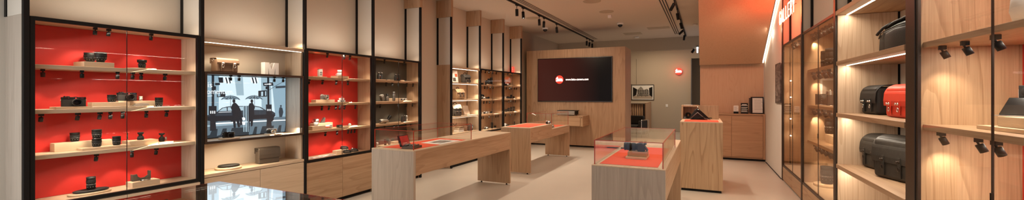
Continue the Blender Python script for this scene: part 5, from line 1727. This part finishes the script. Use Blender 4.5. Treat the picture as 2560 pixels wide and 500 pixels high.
def soft_ring(x, d, z0, z1, yc=0.0, n=28, e=.42, wob=0.0):
    out = []
    for i in range(n):
        a = 2 * PI * i / n
        c, s_ = math.cos(a), math.sin(a)
        yy = math.copysign(abs(c) ** e, c) * d / 2
        zz = math.copysign(abs(s_) ** e, s_) * (z1 - z0) / 2
        out.append((x, yc + yy + wob * math.sin(5 * a + x * 17), (z0 + z1) / 2 + zz + (wob * math.sin(3 * a + x * 23) if s_ > 0 else 0)))
    return out


b = MB()
loft(b, [soft_ring(-.455, .20, .02, .15, e=.6), soft_ring(-.45, .25, .004, .18, e=.5), soft_ring(-.40, .29, .0, .215, wob=.003), soft_ring(-.25, .31, .0, .245, wob=.004), soft_ring(-.05, .315, .0, .262, wob=.004),
         soft_ring(.15, .315, .0, .27, wob=.004), soft_ring(.30, .30, .0, .262, wob=.004), soft_ring(.37, .26, .005, .23, e=.5), soft_ring(.385, .2, .02, .2, e=.6)])
b.build('body', 'black_leather', t, world=False)
b = MB()
loft(b, [soft_ring(-.20, .02, .02, .15, -.155), soft_ring(-.16, .05, .008, .185, -.155), soft_ring(.05, .062, .004, .20, -.16), soft_ring(.28, .055, .006, .19, -.155), soft_ring(.32, .02, .02, .15, -.15)])
b.build('front_pocket', 'black_leather', t, world=False)
b = MB()
loft(b, [soft_ring(-.34, .19, .235, .248, -.03), soft_ring(-.30, .23, .245, .262, -.02), soft_ring(-.1, .26, .262, .285, -.01), soft_ring(.15, .26, .268, .292, -.01), soft_ring(.35, .24, .245, .275, 0)])
b.build('top_flap', 'black_leather', t, world=False)
MB().tube([(-.44, -.135, .168), (-.3, -.162, .205), (-.1, -.168, .215), (.1, -.168, .222), (.3, -.16, .215)], .005, 6).tube([(-.462, -.08, .125), (-.462, .0, .150), (-.462, .08, .125)], .005, 6).build('zip', 'black', t, world=False)
MB().tube([(-.20, -.12, .275), (-.32, -.14, .252), (-.40, -.15, .215), (-.42, -.155, .20)], .012, 8).build('handle', 'black_leather', t, world=False)
for x, z, l, sx_ in ((-.465, .15, .10, -.03), (-.12, .2, .075, -.025)):
    MB().prism([(x + sx_, z - l), (x + sx_ + .016, z - l), (x + .010, z), (x - .004, z)], 'y', -.205 if x > -.3 else -.02, -.198 if x > -.3 else -.012).build('zip_pull', 'grey_leather', t, world=False, bevel=.002)

# lenses and spots in the tinted cabinet
SPX = 1.40
minis([2031, 2040, 2048, 2057.5, 2067, 2076], SPX, ZR - .027, 'top of tinted lens cabinet', 1.65, -.5, 6.0, (.12, -.36, .16))
minis([2033, 2046, 2060, 2073], SPX, 1.866, 'upper shelf of tinted lens cabinet', 1.65, -.5, 6.0, (.12, -.36, .16))
minis([2032, 2045, 2059.5, 2074], SPX, 1.363, 'middle shelf of tinted lens cabinet', 1.65, -.5, 6.0, (.12, -.36, .16))
minis([2039, 2050, 2060.5, 2072, 2081], SPX, .866, 'lowest shelf of tinted lens cabinet', 1.65, -.5, 6.0, (.12, -.36, .16))
minis([1981, 1988, 1998], 1.37, ZR - .027, 'top of lamp rod cabinet', 1.5, -.5, 6.0, (.12, -.5, .16))


def put(px, x, z):
    return (x, onX(px, 237, x).y, z + .0008)


lens('tall black lens at left on top shelf of tinted lens cabinet', put(2071, 1.52, 1.906), .235, .085, None, 'tall')
lens('second tall black lens on top shelf of tinted lens cabinet', put(2082, 1.52, 1.906), .25, .08, None, 'tall')
p = put(2077, 1.56, 1.403)
t = camera('large black and chrome press camera in tinted lens cabinet', p, R(-100), .30, .20, .10, top='silver', lenslen=.12, lensr=.075)
t = thing('framed_card', 'white-edged frame leaning behind the press camera', 'picture frame', (1.615, 7.13, 1.4035), 0)
MB().box(-.12, 0, 0, .12, .012, .38).build('frame', 'white', t, world=False)
MB().box(-.095, -.002, .03, .095, -.0005, .35).build('card', 'canvas_stone', t, world=False)
block('tall pale block under the lens on third shelf of tinted cabinet', 1.50, 1.66, 2086, 2063, .905, .11, ref=1.50)
lens('black lens on tall pale block, third shelf of tinted cabinet', put(2077, 1.58, 1.016), .205, .07, None, 'tall')
disc('round board under the big lens at the bottom of tinted cabinet', 2069, 1.54, ZB + .032, .16, .035)
lens('big black zoom lens on round board, bottom of tinted cabinet', put(2067, 1.53, ZB + .067), .235, .075, None, 'tall')

# nearest right cabinet
minis([2356, 2412, 2489], 1.36, 1.859, 'upper shelf of nearest right cabinet', 1.3, -.45, 5.2, (.14, -.62, .26), size=80, blend=1.0)
minis([2353, 2446, 2491], 1.36, 1.316, 'lower shelf of nearest right cabinet', 1.3, -.45, 5.2, (.14, -.62, .26), size=80, blend=1.0)
for z in (1.856, 1.312):  # area lamps added to lift the dim interior of this cabinet
    lamp('cabinet fill', 'AREA', (1.52, 2.95, z), 7, (1, .88, .72), shape='RECTANGLE', size=1.0, size_y=.05).rotation_euler = (0, 0, R(90))
for z in (ZR - .03, 1.864, 1.36, .862):  # strips added to brighten each level of the tinted lens cabinet
    lamp('cabinet fill', 'AREA', (1.46, 6.37, z), 3.2, (1, .82, .60), shape='RECTANGLE', size=1.3, size_y=.04).rotation_euler = (R(18), 0, R(90))
lamp('cabinet fill', 'AREA', (1.46, 8.0, ZR - .03), 9, (1, .80, .57), shape='RECTANGLE', size=1.1, size_y=.04).rotation_euler = (R(10), 0, R(90))  # fill added for the lamp rod cabinet
lamp('cabinet fill', 'AREA', (1.5, 2.9, ZR - .03), 9, (1, .88, .72), shape='RECTANGLE', size=.9, size_y=.05).rotation_euler = (0, 0, R(90))  # fill added above the upper shelf of the nearest right cabinet
block('long low board on the lower shelf of nearest right cabinet', 1.42, 1.70, 2640, 2441, 1.355, .022, ref=1.42)
block('tall pale block on the low board in nearest right cabinet', 1.46, 1.68, 2630, 2494, 1.377, .055, ref=1.46)
p = Vector((1.56, onX(2551, 237, 1.56).y, 1.4328))
t = thing('folding_camera', 'black folding camera with tilted glossy screen on tall pale block', 'camera', p, R(-52))
MB(Matrix.Rotation(R(-42), 4, 'X')).box(-.085, -.008, .004, .085, .004, .13).build('tilted_screen', 'black_gloss', t, world=False, bevel=.003)
MB().box(-.09, -.05, 0, .09, .06, .004).build('base_plate', 'silver', t, world=False, bevel=.001)
MB().box(-.05, .085, .10, .06, .13, .17).cyl((0, .08, .135), (0, .05, .135), .025, n=18).build('camera_head', 'black_soft', t, world=False, bevel=.004)
MB().box(-.012, .10, .004, .012, .118, .10).build('post', 'black', t, world=False)
py = onX(2534, 237, 1.70).y - .14
t = thing('info_card', 'white card with small print standing behind the folding camera', 'card', (1.72, py, 1.378), R(-90))
MB().box(-.14, 0, 0, .14, .008, .205).build('card', 'white', t, world=False)
b = MB()
for i in range(9):
    b.box(-.125, -.0012, .05 + i * .015, -.09 + (i % 3) * .01, -.0002, .054 + i * .015)
b.build('printed_lines', 'grey_plastic', t, world=False)
py = onX(2537, 237, 1.58).y - .15
t = thing('picture_card', 'white leaning card with grey lines at the bottom corner of nearest right cabinet', 'card', (1.60, py, .8105), R(-90))
X = Matrix.Rotation(R(-8), 4, 'X')
MB(X).box(-.15, -.004, .006, .15, .008, .30).build('card', 'white', t, world=False)
b = MB(X)
for i in range(6):
    b.box(-.125, -.0052, .16 + i * .02, -.03 - (i % 3) * .012, -.0042, .164 + i * .02)
b.build('printed_lines', 'grey_plastic', t, world=False)
MB(X).lathe([(.04, 0), (.04, .003), (.0001, .003)], (.03, -.0085, .16), axis='y', n=20).build('picture', 'gunmetal', t, world=False)
t = thing('vase', 'round white vase on the upper shelf of nearest right cabinet', 'vase', (1.56, onX(2543, 237, 1.56).y - .135 * 1.9, 1.8988))
MB().lathe([(.09, 0), (.125, .02), (.14, .08), (.135, .14), (.10, .20), (.06, .23), (.06, .26), (.05, .26)], n=36).build('body', 'white', t, world=False)

# ------------------------------------------------------------------ neon sign
NX = 1.262
LET = {'G': [[(.9, .82), (.7, 1), (.3, 1), (.08, .8), (.08, .2), (.3, 0), (.7, 0), (.92, .2), (.92, .46), (.55, .46)]],
       'A': [[(.05, 0), (.5, 1), (.95, 0)], [(.22, .36), (.78, .36)]],
       'L': [[(.12, 1), (.12, 0), (.9, 0)]],
       'E': [[(.9, 1), (.12, 1), (.12, 0), (.9, 0)], [(.12, .52), (.75, .52)]],
       'R': [[(.12, 0), (.12, 1), (.65, 1), (.9, .86), (.9, .64), (.65, .5), (.12, .5)], [(.5, .5), (.92, 0)]],
       'Y': [[(.05, 1), (.5, .48), (.95, 1)], [(.5, .48), (.5, 0)]]}
yA, yB = onX(1948, 50, NX).y, onX(1987.5, 20, NX).y
zb, zh = 2.835, .235
t = thing('neon_sign', 'glowing red neon word GALLERY high on the right wall', 'sign', (NX, (yA + yB) / 2, zb))
word = 'GALLERY'
cw = (yA - yB) / len(word)
for i, ch in enumerate(word):
    b = MB()
    ys = yA - i * cw
    for k in (0, .016):
        for s in LET[ch]:
            cxm, czm = .5, .5
            b.tube([(NX, ys - cw * (.08 + .78 * (cxm + (x - cxm) * (1 - k * 9))), zb + zh * (czm + (z - czm) * (1 - k * 9))) for x, z in s], .0055, 6)
    b.build('neon_letter', 'neon', t)
b = MB()
for i in range(8):
    y = yA - i * cw * .98
    b.cyl((NX + .004, y, zb + zh * .5), (XR - .003, y, zb + zh * .5), .003, n=6)
b.cyl((NX + .012, yA, zb + zh * .5), (NX + .012, yB, zb + zh * .5), .003, n=6)
b.build('bracket', 'gunmetal', t)
for y in (8.9, 8.3, 7.8):
    lamp('neon glow', 'POINT', (NX - .10, y, zb + .1), 11, (1, .13, .045), shadow_soft_size=.12)

# ------------------------------------------------------------------ picture screen in the left wall
def em_flat(name, col, s=1.2):
    return emit(name, srgb(*col), s, base=(0.01, 0.01, 0.01, 1))


PS = 1.3
PIC = [em_flat('picture sky', (196, 216, 226)), em_flat('picture mist', (128, 156, 172)), em_flat('picture dark', (24, 30, 38)), em_flat('picture car', (44, 54, 64)),
       em_flat('picture street', (88, 107, 119)), em_flat('picture wet', (36, 46, 54)), em_flat('picture glass', (158, 182, 194)), em_flat('picture umbrella', (78, 96, 108)), em_flat('picture light', (232, 240, 244)), em_flat('picture stripe', (140, 165, 178))]
t = thing('picture_screen', 'screen with a black and white street photo of two figures under umbrellas', 'screen', (SCREEN_X, (SY0 + SY1) / 2, SZ0))
MB().box(SCREEN_X - .004, SY0, SZ0, SCREEN_X, SY1, SZ1).build('panel', 'tv_black', t)
LVL = [0]


def cp(x, y):
    p = onX(510 + x / 2.632, 170 + y / 2.632, SCREEN_X)
    return (min(max(p.y, SY0), SY1), min(max(p.z, SZ0), SZ1))


pb = MB()


def sh(mi, *pts):
    LVL[0] += 1
    x = SCREEN_X + .0006 + LVL[0] * .000055
    q = [cp(*a) for a in pts]
    pb.add([(x, y, z) for y, z in q], [tuple(range(len(q)))], mi)


def ln_(mi, w, *pts):
    for a, c in zip(pts[:-1], pts[1:]):
        d = Vector((c[0] - a[0], c[1] - a[1]))
        n = Vector((-d.y, d.x)).normalized() * w / 2
        sh(mi, (a[0] + n.x, a[1] + n.y), (c[0] + n.x, c[1] + n.y), (c[0] - n.x, c[1] - n.y), (a[0] - n.x, a[1] - n.y))


sh(0, (-40, 20), (570, 40), (570, 450), (-40, 520))
sh(1, (-40, 20), (100, 30), (95, 330), (-40, 340))
sh(1, (440, 40), (570, 40), (570, 330), (470, 330), (452, 150))
sh(9, (375, 60), (440, 60), (445, 300), (380, 300))
sh(5, (545, 40), (570, 40), (570, 400), (540, 330))
sh(1, (480, 150), (500, 150), (505, 320), (482, 320))
sh(9, (200, 60), (255, 60), (262, 180), (215, 180))
sh(4, (-40, 345), (570, 318), (570, 460), (-40, 520))
sh(8, (60, 362), (330, 348), (560, 338), (560, 344), (330, 356), (60, 372))
sh(9, (-40, 380), (200, 366), (200, 374), (-40, 392))
sh(5, (-40, 408), (570, 372), (570, 460), (-40, 520))
for x in (20, 90, 150, 300, 350, 460, 510):
    sh(4, (x, 405 - x * .06), (x + 34, 403 - x * .06), (x + 18, 440), (x - 6, 448))
# car
sh(3, (18, 312), (60, 296), (86, 288), (118, 262), (150, 254), (200, 250), (250, 250), (330, 248), (372, 256), (404, 276), (450, 284), (468, 296), (468, 316), (452, 332), (340, 336), (60, 352), (22, 346))
sh(2, (22, 318), (465, 304), (466, 318), (452, 332), (60, 352), (22, 346))
sh(6, (98, 284), (124, 264), (148, 260), (150, 282))
sh(6, (156, 282), (156, 259), (190, 256), (190, 281))
sh(6, (232, 280), (232, 254), (262, 254), (262, 279))
sh(6, (330, 276), (332, 254), (366, 260), (392, 276))
sh(8, (95, 290), (180, 287), (180, 290), (95, 293))
for x in (78, 190, 300, 435):
    sh(2, *[(x + 24 * math.cos(a), 334 + 20 * math.sin(a)) for a in [2 * PI * i / 14 for i in range(14)]])
# lamp posts, signs, flags
ln_(2, 17, (58, 20), (58, 250)); sh(2, (30, 250), (82, 250), (82, 306), (30, 306)); sh(2, (40, 306), (72, 306), (80, 410), (38, 414))
for i in range(3):
    sh(8, (40 + i * 13, 282), (47 + i * 13, 282), (47 + i * 13, 300), (40 + i * 13, 300))
sh(2, (72, 98), (104, 98), (104, 112), (72, 114)); sh(2, (66, 120), (78, 120), (78, 145), (66, 145)); sh(2, (92, 62), (124, 62), (126, 98), (98, 96))
sh(2, (84, 158), (140, 156), (140, 190), (84, 192)); sh(1, (90, 164), (106, 163), (106, 186), (90, 187))
for o in (128, 302):
    for i in range(5):
        a = o + i * 10
        sh(2 if i % 2 else 8, (a, 62), (a + 9, 62), (a + 20 - i, 104 - abs(i - 2) * 5), (a + 11, 108 - abs(i - 2) * 5))
ln_(2, 13, (421, 40), (423, 250)); sh(2, (406, 240), (444, 240), (446, 310), (408, 312)); sh(2, (414, 310), (438, 310), (446, 402), (408, 406))
for i in range(3):
    sh(8, (414 + i * 10, 270), (419 + i * 10, 270), (419 + i * 10, 282), (414 + i * 10, 282))
sh(2, (386, 97), (452, 95), (456, 116), (390, 118)); sh(8, (396, 105), (428, 103), (428, 99), (446, 106), (428, 113), (428, 109), (396, 110))
sh(2, (404, 120), (416, 120), (416, 140), (404, 140))
ln_(2, 2.5, (425, 146), (480, 112), (555, 82)); sh(3, (470, 120), (534, 116), (534, 130), (470, 134))
sh(2, (356, 150), (414, 146), (414, 188), (356, 190)); sh(6, (374, 156), (388, 155), (388, 184), (374, 185)); sh(6, (400, 153), (408, 153), (408, 182), (400, 183))


def brolly(x0, x1, yb, yt, mid):
    pts = [(x0, yb)]
    n = 14
    for i in range(1, n):
        u = i / n
        pts.append((x0 + (x1 - x0) * u, yb - (yb - yt) * math.sin(PI * u) ** .62))
    pts.append((x1, yb + 2))
    for i in range(5, 0, -1):
        u = i / 6
        pts.append((x0 + (x1 - x0) * u, yb - 5 * (1 if i % 2 else .3)))
    sh(7, *pts)
    for i in range(1, 8):
        u = i / 8
        ln_(9 if i % 2 else 2, 2.2, (mid, yt + 1), (x0 + (x1 - x0) * u, yb - 5))


brolly(108, 238, 210, 181, 172); ln_(2, 2.5, (173, 178), (173, 262))
brolly(268, 386, 207, 180, 328); ln_(2, 2.5, (331, 178), (331, 256))
sh(2, (184, 240), (190, 232), (206, 228), (222, 244), (238, 272), (248, 302), (240, 342), (214, 348), (188, 346), (184, 300), (180, 274), (174, 262))
sh(2, *[(195 + 10 * math.cos(a), 218 + 13 * math.sin(a)) for a in [2 * PI * i / 12 for i in range(12)]])
sh(2, (188, 345), (206, 345), (208, 392), (194, 394)); sh(2, (210, 345), (230, 343), (236, 388), (222, 391)); sh(2, (230, 318), (248, 314), (250, 372), (236, 378))
sh(2, (298, 232), (318, 228), (328, 246), (334, 262), (326, 276), (330, 300), (322, 340), (284, 342), (282, 300), (288, 256))
sh(2, *[(313 + 9 * math.cos(a), 218 + 12 * math.sin(a)) for a in [2 * PI * i / 12 for i in range(12)]])
sh(2, (285, 338), (301, 338), (297, 386), (284, 389)); sh(2, (304, 338), (322, 338), (318, 380), (306, 386))
sh(3, (494, 262), (503, 256), (514, 264), (520, 290), (512, 322), (494, 324), (490, 288)); sh(3, *[(504 + 6 * math.cos(a), 250 + 7 * math.sin(a)) for a in [2 * PI * i / 10 for i in range(10)]])
for x, w in ((258, 5), (268, 3), (277, 6), (288, 3)):
    ln_(6, w, (x, 250), (x + 2, 420))
for y in (334, 364):
    sh(8, (248, y - 8), (262, y - 10), (271, y - 2), (268, y + 10), (252, y + 10))
sh(8, (18, 184), (52, 182), (52, 185), (18, 187))
pb.build('picture', PIC, t)
M['pictext'] = em_flat('picture text', (240, 246, 250), 1.0)
for s, x0, x1, yc_ in (('is', 19, 48, 112), ('omentum.', 14, 190, 156)):
    a, c = cp(x0, yc_), cp(x1, yc_)
    tx = text_obj('caption', s, .085, 'pictext', t, (SCREEN_X + .016, (a[0] + c[0]) / 2, a[1]), (R(90), 0, R(90)), extrude=.0003, sx=abs(c[0] - a[0]))
lamp('screen glow', 'AREA', (SCREEN_X + .02, (SY0 + SY1) / 2, (SZ0 + SZ1) / 2), 1.5, (.8, .92, 1), aim=(0, (SY0 + SY1) / 2, (SZ0 + SZ1) / 2), shape='RECTANGLE', size=1.0, size_y=.6)

# ------------------------------------------------------------------ ceiling fittings
def slot(label, x, ya, yb):
    t = thing('slot_diffuser', label, 'air vent', (x, (ya + yb) / 2, ZC))
    MB().box(x - .085, ya, ZC - .008, x + .085, yb, ZC - .0005).build('tray', 'ceiling', t)
    b = MB()
    for k in (-.056, 0, .056):
        b.box(x + k - .013, ya + .02, ZC - .0095, x + k + .013, yb - .02, ZC - .0082)
    b.build('slot', 'black', t)


slot('long ceiling air slot beside the left spotlight track', onZ(1490, 98, ZC).x, 2.0, 14.6)
slot('long ceiling air slot beside the right spotlight track', onZ(1675, 43, ZC).x, 2.0, 14.5)


def track(label, x, ya, yb):
    o = MB().box(x - .018, ya, ZC - .035, x + .018, yb, ZC - .001).build('track_rail', 'black', loc=(x, (ya + yb) / 2, ZC))
    tag(o, label, 'light track')


TX1_, TX2_ = -3.70, -.555
track('left black ceiling track carrying round spotlights', TX1_, 1.5, 15.0)
track('right black ceiling track carrying tilted spotlights', TX2_, 1.5, 15.0)


def make_spot(tilt, rz):
    t = thing('track_spotlight', 'black cylinder spotlight hanging from the ceiling track', 'spotlight', (0, 0, 0))
    MB().box(-.016, -.05, -.022, .016, .05, 0).build('adapter', 'black', t, world=False, bevel=.002)
    MB().cyl((0, 0, -.022), (0, 0, -.085), .007, n=10).build('stem', 'black', t, world=False)
    X = Matrix.Translation((0, 0, -.09)) @ Matrix.Rotation(rz, 4, 'Z') @ Matrix.Rotation(tilt, 4, 'X')
    h = MB(X)
    h.lathe([(.0001, .0), (.030, 0), (.033, -.004), (.033, -.155), (.029, -.155), (.027, -.14)], n=20)
    hd = h.build('head', 'black', t, world=False)
    MB(X).lathe([(.0268, -.143), (.0001, -.143)], n=18).build('lamp_lens', 'lampface', hd, world=False)
    return t


def track_spots(pts, x, name, tilts):
    n = len(pts)
    for i, px in enumerate(pts):
        y = onX(px, 60, x).y if x < -1 else None
        if y is None:
            y = onZ(px[0], px[1], ZC - .1).y
        t = make_spot(tilts[i][0], tilts[i][1])
        t.location = (x, y, ZC - .0355)
        tag(t, 'black cylinder spotlight, %s from the near end of visible %s track' % (ORD[i], name), 'spotlight', 'spotlights on the ceiling tracks')
        lamp('track spot light', 'SPOT', (x, y, ZC - .31), TRACK_E, (1, .84, .67), aim=(x + .4 * math.sin(tilts[i][1]) * tilts[i][0] * 6, y - .4, 0), spot_size=R(85), spot_blend=.8, shadow_soft_size=.05)


TRACK_E = 88
track_spots([1292, 1307.5, 1348, 1360, 1391.5, 1467, 1474, 1480.5], TX1_, 'left', [(R(12), .3), (R(-6), 1), (R(5), 0), (R(3), 2), (R(5), -1), (R(12), .4), (R(8), 1), (R(6), .2)])
track_spots([(1684, 6), (1693, 30), (1703, 55), (1713, 74), (1716, 86)], TX2_, 'right', [(R(38), .9), (R(14), -.6), (R(25), -.5), (R(55), 1.0), (R(22), .4)])


def flush(name, label, cat, px, py, r, h=.006, mat='plaster', prof=None):
    q = onZ(px, py, ZC)
    b = MB()
    b.lathe(prof or [(r * .97, -h), (r, -h + .001), (r, -.0006)], (q.x, q.y, ZC), n=40)
    o = b.build(name, mat, loc=(q.x, q.y, ZC))
    return tag(o, label, cat)


flush('ceiling_speaker', 'largest flush round disc in the ceiling, cut by the top edge', 'speaker', 1480, 3, .19, .008)
flush('ceiling_speaker', 'flush round ceiling disc just before the small square sensor', 'speaker', 1516, 29, .17, .008)
flush('ceiling_speaker', 'flush round ceiling disc left of the black spotlight track', 'speaker', 1331, 45, .17, .008)
flush('smoke_detector', 'white round smoke detector near the ceiling beam', 'detector', 1592, 92, .07, .04, 'white')
flush('smoke_detector', 'small white detector on the ceiling beside the wooden soffit', 'detector', 1738, 60, .06, .03, 'white')
q = onZ(1524.5, 38, ZC)
tag(MB().box(q.x - .045, q.y - .045, ZC - .07, q.x + .045, q.y + .045, ZC - .001).build('motion_sensor', 'white', loc=(q.x, q.y, ZC), bevel=.006), 'small square white sensor on the ceiling', 'sensor')
for px, py, lb in ((1550.5, 57, 'black dome camera on the ceiling right of the square sensor'), (1363, 69, 'black dome camera on the ceiling near the left wall')):
    q = onZ(px, py, ZC)
    t = thing('dome_camera', lb, 'security camera', (q.x, q.y, ZC))
    MB().lathe([(.085, -.001), (.09, -.02), (.075, -.055), (.07, -.055)], (q.x, q.y, ZC), n=28).build('housing', 'white', t)
    MB().lathe([(.066, -.056), (.06, -.085), (.035, -.115), (.0001, -.125)], (q.x, q.y, ZC), n=28).build('dome', 'black_gloss', t)
for px, py, w, d, lb in ((1582, 84, .55, .5, 'flush ceiling hatch near the smoke detector'), (1646, 69.5, .62, .4, 'flush ceiling hatch beside the right air slot')):
    q = onZ(px, py, ZC)
    b = MB().box(q.x - w / 2, q.y - d / 2, ZC - .006, q.x + w / 2, q.y + d / 2, ZC - .0008)
    tag(b.build('access_panel', 'plaster', loc=(q.x, q.y, ZC), bevel=.002), lb, 'access panel')
t = thing('emergency_light', 'small upright white light beside the stair soffit', 'light', (-.30, 15.2, 3.0))
q = onY(1743.5, 124, 15.27)
t.location = (q.x, 15.27, q.z)
MB().cyl((0, 0, -.11), (0, 0, .09), .022, n=14).build('tube', emit('white tube', (.9, .95, 1, 1), 2.5), t, world=False)
MB().box(-.03, .0, .09, .03, .03, .12).build('bracket', 'black', t, world=False)
q = onY(1733, 127, 15.25)
t = thing('wall_spotlight', 'black spotlight on the ceiling beam beside the white tube light', 'spotlight', (q.x, 15.25, q.z))
MB(Matrix.Rotation(R(35), 4, 'Y')).cyl((0, 0, -.08), (0, 0, .06), .04, n=16).build('head', 'black', t, world=False)
MB().cyl((0, 0, .05), (0, .048, .08), .012, n=8).build('arm', 'black', t, world=False)

# ------------------------------------------------------------------ light of the place, with added fill
world = bpy.data.worlds.new('daylight')
bpy.context.scene.world = world
world.use_nodes = True
bg = world.node_tree.nodes['Background']
bg.inputs[0].default_value = (.72, .82, 1, 1)
bg.inputs[1].default_value = .4
lamp('daylight stand-in', 'AREA', (-1.8, YF + .15, 1.75), 36, (.96, .98, 1.0), aim=(-1.8, 5, 1.5), shape='RECTANGLE', size=6.2, size_y=2.8)
lamp('daylight stand-in', 'AREA', (-3.9, YF + 1.2, 1.5), 17, (.93, .97, 1.0), aim=(-4.95, 1.28, 1.3), shape='RECTANGLE', size=1.4, size_y=2.6, spread=R(70))  # extra area lamp inside the shop, added to brighten the left end panel
for y in (2.4, 4.2, 5.7):
    lamp('track spot light', 'SPOT', (TX1_, y, ZC - .31), 82, (1, .84, .67), aim=(TX1_ + .3, y - .1, 0), spot_size=R(92), spot_blend=.8, shadow_soft_size=.03)
for y in (3.4, 5.3, 7.0):
    lamp('track spot light', 'SPOT', (TX2_, y, ZC - .31), 75, (1, .84, .67), aim=(TX2_ + .2, y + .1, 0), spot_size=R(92), spot_blend=.8, shadow_soft_size=.03)
# warm fill lamps added under the ceiling, without fittings
for (x, y, e) in ((-1.7, 2.5, 15), (-1.7, 6.0, 20), (-1.2, 8.0, 24), (.35, 5.2, 12)):
    lamp('ceiling fill', 'AREA', (x, y, ZC - .02), e, (1, .83, .65), shape='RECTANGLE', size=1.6, size_y=1.6)
lamp('ceiling fill', 'AREA', (-1.6, 16.6, ZC - .02), 55, (1, .78, .54), shape='RECTANGLE', size=1.6, size_y=1.2)  # fill added over the rear of the shop
lamp('screen wall fill', 'SPOT', (-3.5, 9.0, ZC - .3), 110, (1, .76, .52), aim=(-3.5, 11.85, 1.6), spot_size=R(80), spot_blend=.9, shadow_soft_size=.1)  # lamp without a fitting, added to light the screen wall
lamp('stair wall fill', 'SPOT', (.5, 8.5, 3.2), 30, (1, .70, .46), aim=(.6, 11.3, 1.6), spot_size=R(80), spot_blend=.9, shadow_soft_size=.1)  # unfitted lamp added to brighten the stair wall

# ------------------------------------------------------------------ camera and output look
cam = bpy.data.cameras.new('camera')
cam.sensor_width = 36
cam.lens = F / 2560 * 36
cam.shift_y = -(250 - HY) / 2560
cam.clip_start = .02
co = bpy.data.objects.new('camera', cam)
C.objects.link(co)
co.location = (0, 0, H)
co.rotation_euler = (R(90), 0, TH)
sc = bpy.context.scene
sc.camera = co
sc.view_settings.view_transform = 'Standard'
sc.view_settings.look = 'None'
sc.view_settings.exposure = EXPOSURE
sc.view_settings.gamma = 1
sc.view_settings.use_curve_mapping = False
sc.cycles.max_bounces = 8
sc.cycles.diffuse_bounces = 4
sc.cycles.glossy_bounces = 4
sc.cycles.transparent_max_bounces = 32
sc.cycles.caustics_reflective = False
sc.cycles.caustics_refractive = False
sc.cycles.sample_clamp_indirect = 4.0
sc.cycles.use_denoising = True
sc.cycles.use_light_tree = True
for o in bpy.data.objects:
    if '_o' in o:
        del o['_o']
